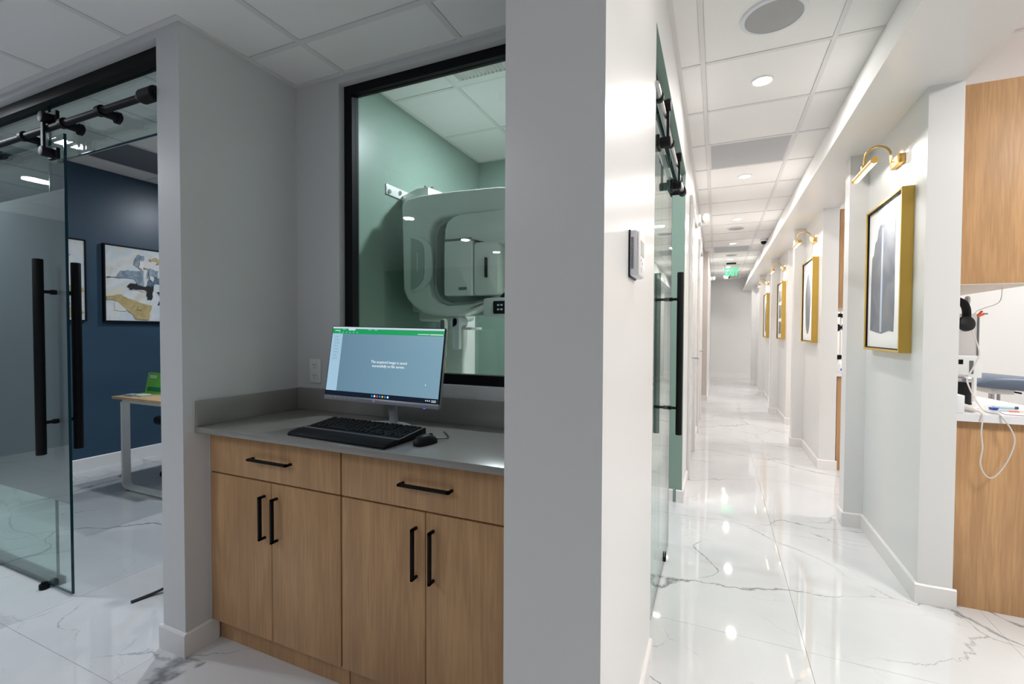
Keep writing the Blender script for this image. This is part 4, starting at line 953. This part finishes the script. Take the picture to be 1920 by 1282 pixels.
for nm, (x, y, w_, h_, a), m_, lab in (('paper_sheet', (1.10, 3.02, .05, .07, .3), 'lilac', 'lilac paper slip beside the black canister'), ('paper_sheet', (1.27, 2.84, .07, .05, -.2), 'paper', 'white printed sheet near the front edge of the white counter'), ('paper_sheet', (1.30, 2.90, .06, .025, .1), 'lilac', 'lilac-edged slip under the printed sheet')):
    z_ = .9034 if m_ == 'lilac' else .9048
    b = B(-w_, w_, -h_, h_, 0, .0008); bmesh.ops.transform(b, matrix=Matrix.Translation((x, y, z_)) @ Matrix.Rotation(a, 4, 'Z'), verts=b.verts); lone(nm, b, m_, lab, 'paper', (x, y, z_), smooth=False)
for i, (x, y, a, m_) in enumerate(((1.245, 2.90, .15, 'silver'), (1.275, 2.885, -.05, 'orange'), (1.30, 2.865, .1, 'white_pl'))):
    z_ = .9042; b = cyl(new_bm(), (x-.035*cos(a), y-.035*sin(a), .909), (x+.035*cos(a), y+.035*sin(a), .909), .0025, n=8)
    lone('dental_pick', b, m_, ['slim silver pick lying among papers on the near counter', 'thin orange pick lying among papers on the near counter', 'thin white pick lying among papers on the near counter'][i], 'dental tool', (x, y, .909))
# far-bay clutter glimpsed between the piers
t = thing('spray_bottle', 'small black-topped bottle glimpsed in the second bay', 'bottle', (1.075, 5.35, .9032))
part('body', lathe(new_bm(), [(0, 0), (.022, 0), (.022, .09), (.010, .11), (0, .11)], (1.075, 5.35, .9034)), 'white_pl', t); part('top', B(1.045, 1.095, 5.33, 5.37, 1.014, 1.055, .005), 'black', t)
t = thing('tumbler', 'little blue and yellow tumbler glimpsed on the second counter', 'cup', (1.07, 5.22, .9032))
part('cup', lathe(new_bm(), [(0, 0), (.016, 0), (.018, .04), (.015, .04), (.013, .004), (0, .004)], (1.07, 5.22, .9034)), 'white_pl', t); part('blue_band', lathe(new_bm(), [(.0172, .012), (.0185, .013), (.0190, .028), (.0178, .029)], (1.07, 5.22, .9034)), 'cobalt', t)

# treatment chair seen above the counter
ch = thing('treatment_chair', 'slate blue padded treatment chair behind the near white counter', 'treatment chair', (2.1, 4.7, 0))
b = prism(new_bm(), [(1.70, .905), (1.78, .955), (1.95, .955), (2.3, .925), (3.0, .80), (3.02, .72), (2.4, .82), (2.05, .855), (1.85, .872), (1.74, .880)], 'y', 4.40, 4.90, .025, 3); part('padded_back', b, 'chair_blue', ch)
part('seat', B(2.5, 3.2, 4.40, 4.92, .50, .60, .04, 3), 'chair_blue', ch)
part('mechanism', B(1.84, 1.97, 4.52, 4.74, .825, .866, .006), 'white_pl', ch)
part('lever', tube(new_bm(), [(1.97, 4.55, .845), (2.02, 4.55, .835)], .006), 'black', ch)
part('arm_post', cyl(new_bm(), (1.885, 4.62, .55), (1.885, 4.62, .826), .016), 'steel', ch); part('arm_post', cyl(new_bm(), (1.925, 4.62, .55), (1.925, 4.62, .826), .010), 'steel', ch)
part('arm_beam', B(1.86, 2.8, 4.58, 4.68, .50, .56, .01), 'grey_metal', ch)
part('pedestal', B(2.3, 3.0, 4.45, 4.85, 0, .50, .03, 2), 'white_pl', ch)

# ------------------------------------------------------------------ office furniture
dk = thing('desk', 'white-framed desk with pale wood top in the navy office', 'desk', (-4.1, 2.9, 0))
part('top', B(-4.355, -3.62, 2.085, 3.5, .725, .745, .001), 'oak_h', dk)
def loop_leg(y):
    b = new_bm(); x0, x1 = -4.30, -3.685; pts = []
    r = .05
    for cx, cz, a0 in ((x1-r, .02+r, 1.5*pi), ):
        pass
    path = [(x0, .70), (x0, .02+r)] + [(x0+r-r*cos(a), .02+r-r*sin(a)) for a in (pi/8, pi/4, 3*pi/8)] + [(x0+r, .02), (x1-r, .02)] + [(x1-r+r*sin(a), .02+r-r*cos(a)) for a in (pi/8, pi/4, 3*pi/8)] + [(x1, .02+r), (x1, .70)]
    n = len(path); inn = []
    outp = []
    for i, (x, z) in enumerate(path):
        p = path[max(i-1, 0)]; q = path[min(i+1, n-1)]; dx, dz = q[0]-p[0], q[1]-p[1]; l = math.hypot(dx, dz); nx, nz = -dz/l, dx/l
        inn.append((x+nx*.011, z+nz*.011)); outp.append((x-nx*.011, z-nz*.011))
    poly = outp + inn[::-1]
    prism(b, poly, 'y', y, y+.055); return b
for y in (2.12, 3.38): part('leg', loop_leg(y), 'trim', dk, smooth=True, angle=40)
part('cross_rail', B(-4.29, -3.70, 2.122, 2.17, .695, .725), 'trim', dk, smooth=False); part('cross_rail', B(-4.29, -4.26, 2.175, 3.38, .69, .724), 'trim', dk, smooth=False)
for y in (2.145, 3.41):
    for x in (-4.24, -3.75): part('foot_pad', cyl(new_bm(), (x, y, 0), (x, y, .0095), .022, n=16), 'black', dk)
tc = thing('tent_card', 'green folded tent card standing on the office desk', 'card', (-4.24, 2.30, .7455))
a, b_ = at(270, 738, 'y', 2.27), at(298, 738, 'y', 2.27)
front = prism(new_bm(), [(-4.325, .746), (-4.09, .746), (-4.10, .915), (-4.315, .915)], 'y', 2.300, 2.302); 
for v in front.verts: v.co.y += (v.co.z-.746)*.18
part('front_face', front, 'green_card', tc, smooth=False)
bk = prism(new_bm(), [(-4.325, .746), (-4.09, .746), (-4.10, .915), (-4.315, .915)], 'y', 2.362, 2.364)
for v in bk.verts: v.co.y -= (v.co.z-.746)*.18
part('back_face', bk, 'paper', tc, smooth=False)
b = prism(new_bm(), [(2.302, .748), (2.363, .748), (2.335, .912)], 'x', -4.328, -4.326); part('side_flap', b, 'paper', tc, smooth=False)
b = B(-4.30, -4.11, 2.3005, 2.3015, .765, .80)
for v in b.verts: v.co.y += (v.co.z-.746)*.18-.001
part('dark_band', b, 'green_dk', tc, smooth=False)
b = new_bm()
for z in (.885, .872): 
    box(b, -4.29, -4.20, 2.2985, 2.3, z, z+.007)
for v in b.verts: v.co.y += (v.co.z-.746)*.18+.0005
part('heading_lines', b, 'paper', tc, smooth=False)
for i, (x, y, w_, h_, r_, m_, lab) in enumerate(((-4.24, 2.17, .09, .035, .15, 'p_slate', 'blue-grey leaflet stack at the desk corner'), (-4.14, 2.19, .10, .035, -.1, 'pale_card', 'pale green leaflets beside the tent card'), (-4.20, 2.235, .08, .025, .05, 'paper', 'white leaflet under the tent card'))):
    b = B(-w_/2, w_/2, -h_, h_, 0, .012 if i < 2 else .006, .0005, 1); z_ = .7455 + (.0 if i != 1 else .0); bmesh.ops.transform(b, matrix=Matrix.Translation((x, y, z_)) @ Matrix.Rotation(r_, 4, 'Z'), verts=b.verts); lone('leaflet', b, m_, lab, 'leaflet', (x, y, z_), smooth=False)
# office chair: caster base seen behind the desk
oc = thing('office_chair', 'wheeled office chair mostly hidden behind the pillar', 'chair', (-4.35, 2.75, 0))
for i in range(5):
    a = radians(200+72*i); px_, py_ = -4.35+.30*cos(a), 2.75+.30*sin(a)
    part('base_arm', tube(new_bm(), [(-4.35, 2.75, .12), (px_, py_, .075)], [.022, .014], 10), 'white_pl', oc)
    b = cyl(new_bm(), (px_-.022*sin(a), py_+.022*cos(a), .0285), (px_+.022*sin(a), py_-.022*cos(a), .0285), .028, n=20, bev=.004); cyl(b, (px_, py_, .03), (px_, py_, .075), .008); part('caster', b, 'black', oc)
part('gas_post', cyl(new_bm(), (-4.35, 2.75, .10), (-4.35, 2.75, .42), .025), 'steel', oc); part('seat', B(-4.60, -4.10, 2.50, 3.0, .42, .50, .03, 3), 'rest', oc)
part('backrest', B(-4.15, -4.10, 2.54, 2.96, .56, .70, .02, 3), 'rest', oc)

# abstract paintings on the navy wall
def oilpaint(y0, y1, z0, z1, label, patches):
    t = thing('abstract_painting', label, 'painting', (-5.2, (y0+y1)/2, z0), group='abstract paintings on the navy wall')
    X = -5.2; w = .012
    for a in ((y0, y0+w, z0, z1), (y1-w, y1, z0, z1), (y0+w, y1-w, z0, z0+w), (y0+w, y1-w, z1-w, z1)): part('frame_bar', B(X+.0005, X+.042, *a, .001, 1), 'black', t)
    part('canvas', B(X+.004, X+.034, y0+w+.001, y1-w-.001, z0+w+.001, z1-w-.001), 'p_cream', t, smooth=False)
    rnd = random.Random(int(y0*100)); extra = []
    for i in range(26):   # dry-brush dabs round the main shapes
        u, v = rnd.uniform(.04, .93), rnd.uniform(.05, .92); a, c = rnd.uniform(.015, .07), rnd.uniform(.012, .07)
        extra.append(([(u-a, v-c*rnd.uniform(.5, 1)), (u+a*rnd.uniform(.6, 1), v-c), (u+a, v+c*rnd.uniform(.4, 1)), (u-a*rnd.uniform(.5, 1), v+c)], rnd.choice(['canvas', 'canvas', 'p_cream', 'mat_white', 'p_slate', 'p_must'])))
    def rough(poly):
        out = []
        for (a, c), (d, e) in zip(poly, poly[1:]+poly[:1]):
            for k in range(4):
                f = k/4; j = .007 if k else .003; out.append((min(.995, max(.005, a+(d-a)*f+rnd.uniform(-j, j))), min(.995, max(.005, c+(e-c)*f+rnd.uniform(-j, j)*1.3))))
        return out
    for i, (poly, m_) in enumerate([(rough(p_), q_) for p_, q_ in extra[:16]+patches+extra[16:]]):
        part('brush_patch', prism(new_bm(), [(y0+w+(y1-y0-2*w)*u, z0+w+(z1-z0-2*w)*v) for u, v in poly], 'x', X+.034, X+.0345+.0004*(i+1)), m_, t, smooth=False)
# u grows away from the viewer along the wall (left to right as seen), v upwards
def blob(u, v, ru, rv, seed=0, n=14):
    random.seed(seed); return [(min(.99, max(.01, u+ru*cos(2*pi*i/n)*(1+random.uniform(-.25, .25)))), min(.99, max(.01, v+rv*sin(2*pi*i/n)*(1+random.uniform(-.25, .25))))) for i in range(n)]
pp = [([(.0, .57), (.10, .60), (.13, .68), (.33, .70), (.33, .46), (.26, .46), (.25, .58), (.06, .58)], 'p_slate'), (blob(.30, .82, .05, .10, 2), 'p_slate'),
      ([(.0, .32), (.12, .36), (.18, .31), (.33, .24), (.40, .22), (.37, .02), (.27, .02), (.20, .12), (.08, .27), (.0, .28)], 'p_must'),
      (blob(.235, .47, .05, .045, 5), 'p_black'), ([(.24, .50), (.34, .48), (.42, .50), (.40, .30), (.36, .30), (.36, .43), (.26, .43)], 'p_black'),
      ([(.36, .50), (.38, .62), (.55, .62), (.54, .55), (.42, .54), (.42, .50)], 'p_blue'), (blob(.45, .86, .06, .04, 9), 'p_must'), (blob(.56, .60, .05, .05, 11), 'p_must'),
      ([(.45, .42), (.62, .41), (.62, .33), (.53, .31), (.54, .24), (.46, .24), (.50, .34)], 'p_black'), ([(.28, .78), (.40, .80), (.40, .74), (.30, .73)], 'p_must'), (blob(.75, .3, .12, .1, 12), 'p_slate'), (blob(.8, .7, .1, .12, 14), 'p_must')]
oilpaint(2.425, 3.40, 1.341, 2.064, 'abstract cream, mustard and black painting left of the pillar', pp)
pp2 = [(blob(.75, .80, .15, .03, 1), 'p_slate'), (blob(.80, .38, .22, .05, 3), 'p_must'), (blob(.86, .33, .08, .03, 4), 'p_blue'), (blob(.85, .10, .12, .06, 6), 'p_must'), (blob(.4, .5, .2, .2, 7), 'p_slate')]
oilpaint(1.32, 2.295, 1.341, 2.068, 'abstract cream painting half hidden behind the glass door edge', pp2)

# black strap on the floor by the pillar
a0 = at(246, 1130, 'z', 0); a1 = at(310, 1108, 'z', 0)
b = new_bm(); pts = [a0+(a1-a0)*t_ + Vector((0, 0, .0045+.012*t_*t_)) for t_ in [i/8 for i in range(14)]]
for i, p in enumerate(pts): p.y += .012*sin(i*.5)
tube(b, pts, .011, 8, rx=.0045)
lone('strap', b, 'cable_b', 'flat black strap end lying on the floor left of the pillar', 'strap', tuple(a0))

# flat ceiling panels in the bays; the nearest is unseen, added to brighten oak
for k, (x, y) in enumerate(((2.0, 1.30), (2.7, 4.1), (2.7, 6.7), (2.7, 9.0), (2.7, 12.0))):
    t = thing('panel_light', ['bay ceiling panel light nearest the camera', 'bay ceiling panel light over the treatment chair', 'panel light of the second bay', 'panel light of the third bay', 'panel light of the fourth bay'][k], 'ceiling light', (x, y, ZC), group='flat ceiling panel lights')
    part('frame', B(x-.31, x+.31, y-.31, y+.31, ZC-.012, ZC-.001, .002), 'trim', t); part('diffuser', B(x-.29, x+.29, y-.29, y+.29, ZC-.0135, ZC-.0121), 'lamp', t, smooth=False)
    area_light('lamp_light', (x, y, ZC-.02), P_OP*(1.25 if k == 0 else 1), .56, WARM, t, shape='SQUARE')

# keep one name per kind
bpy.context.view_layer.update()
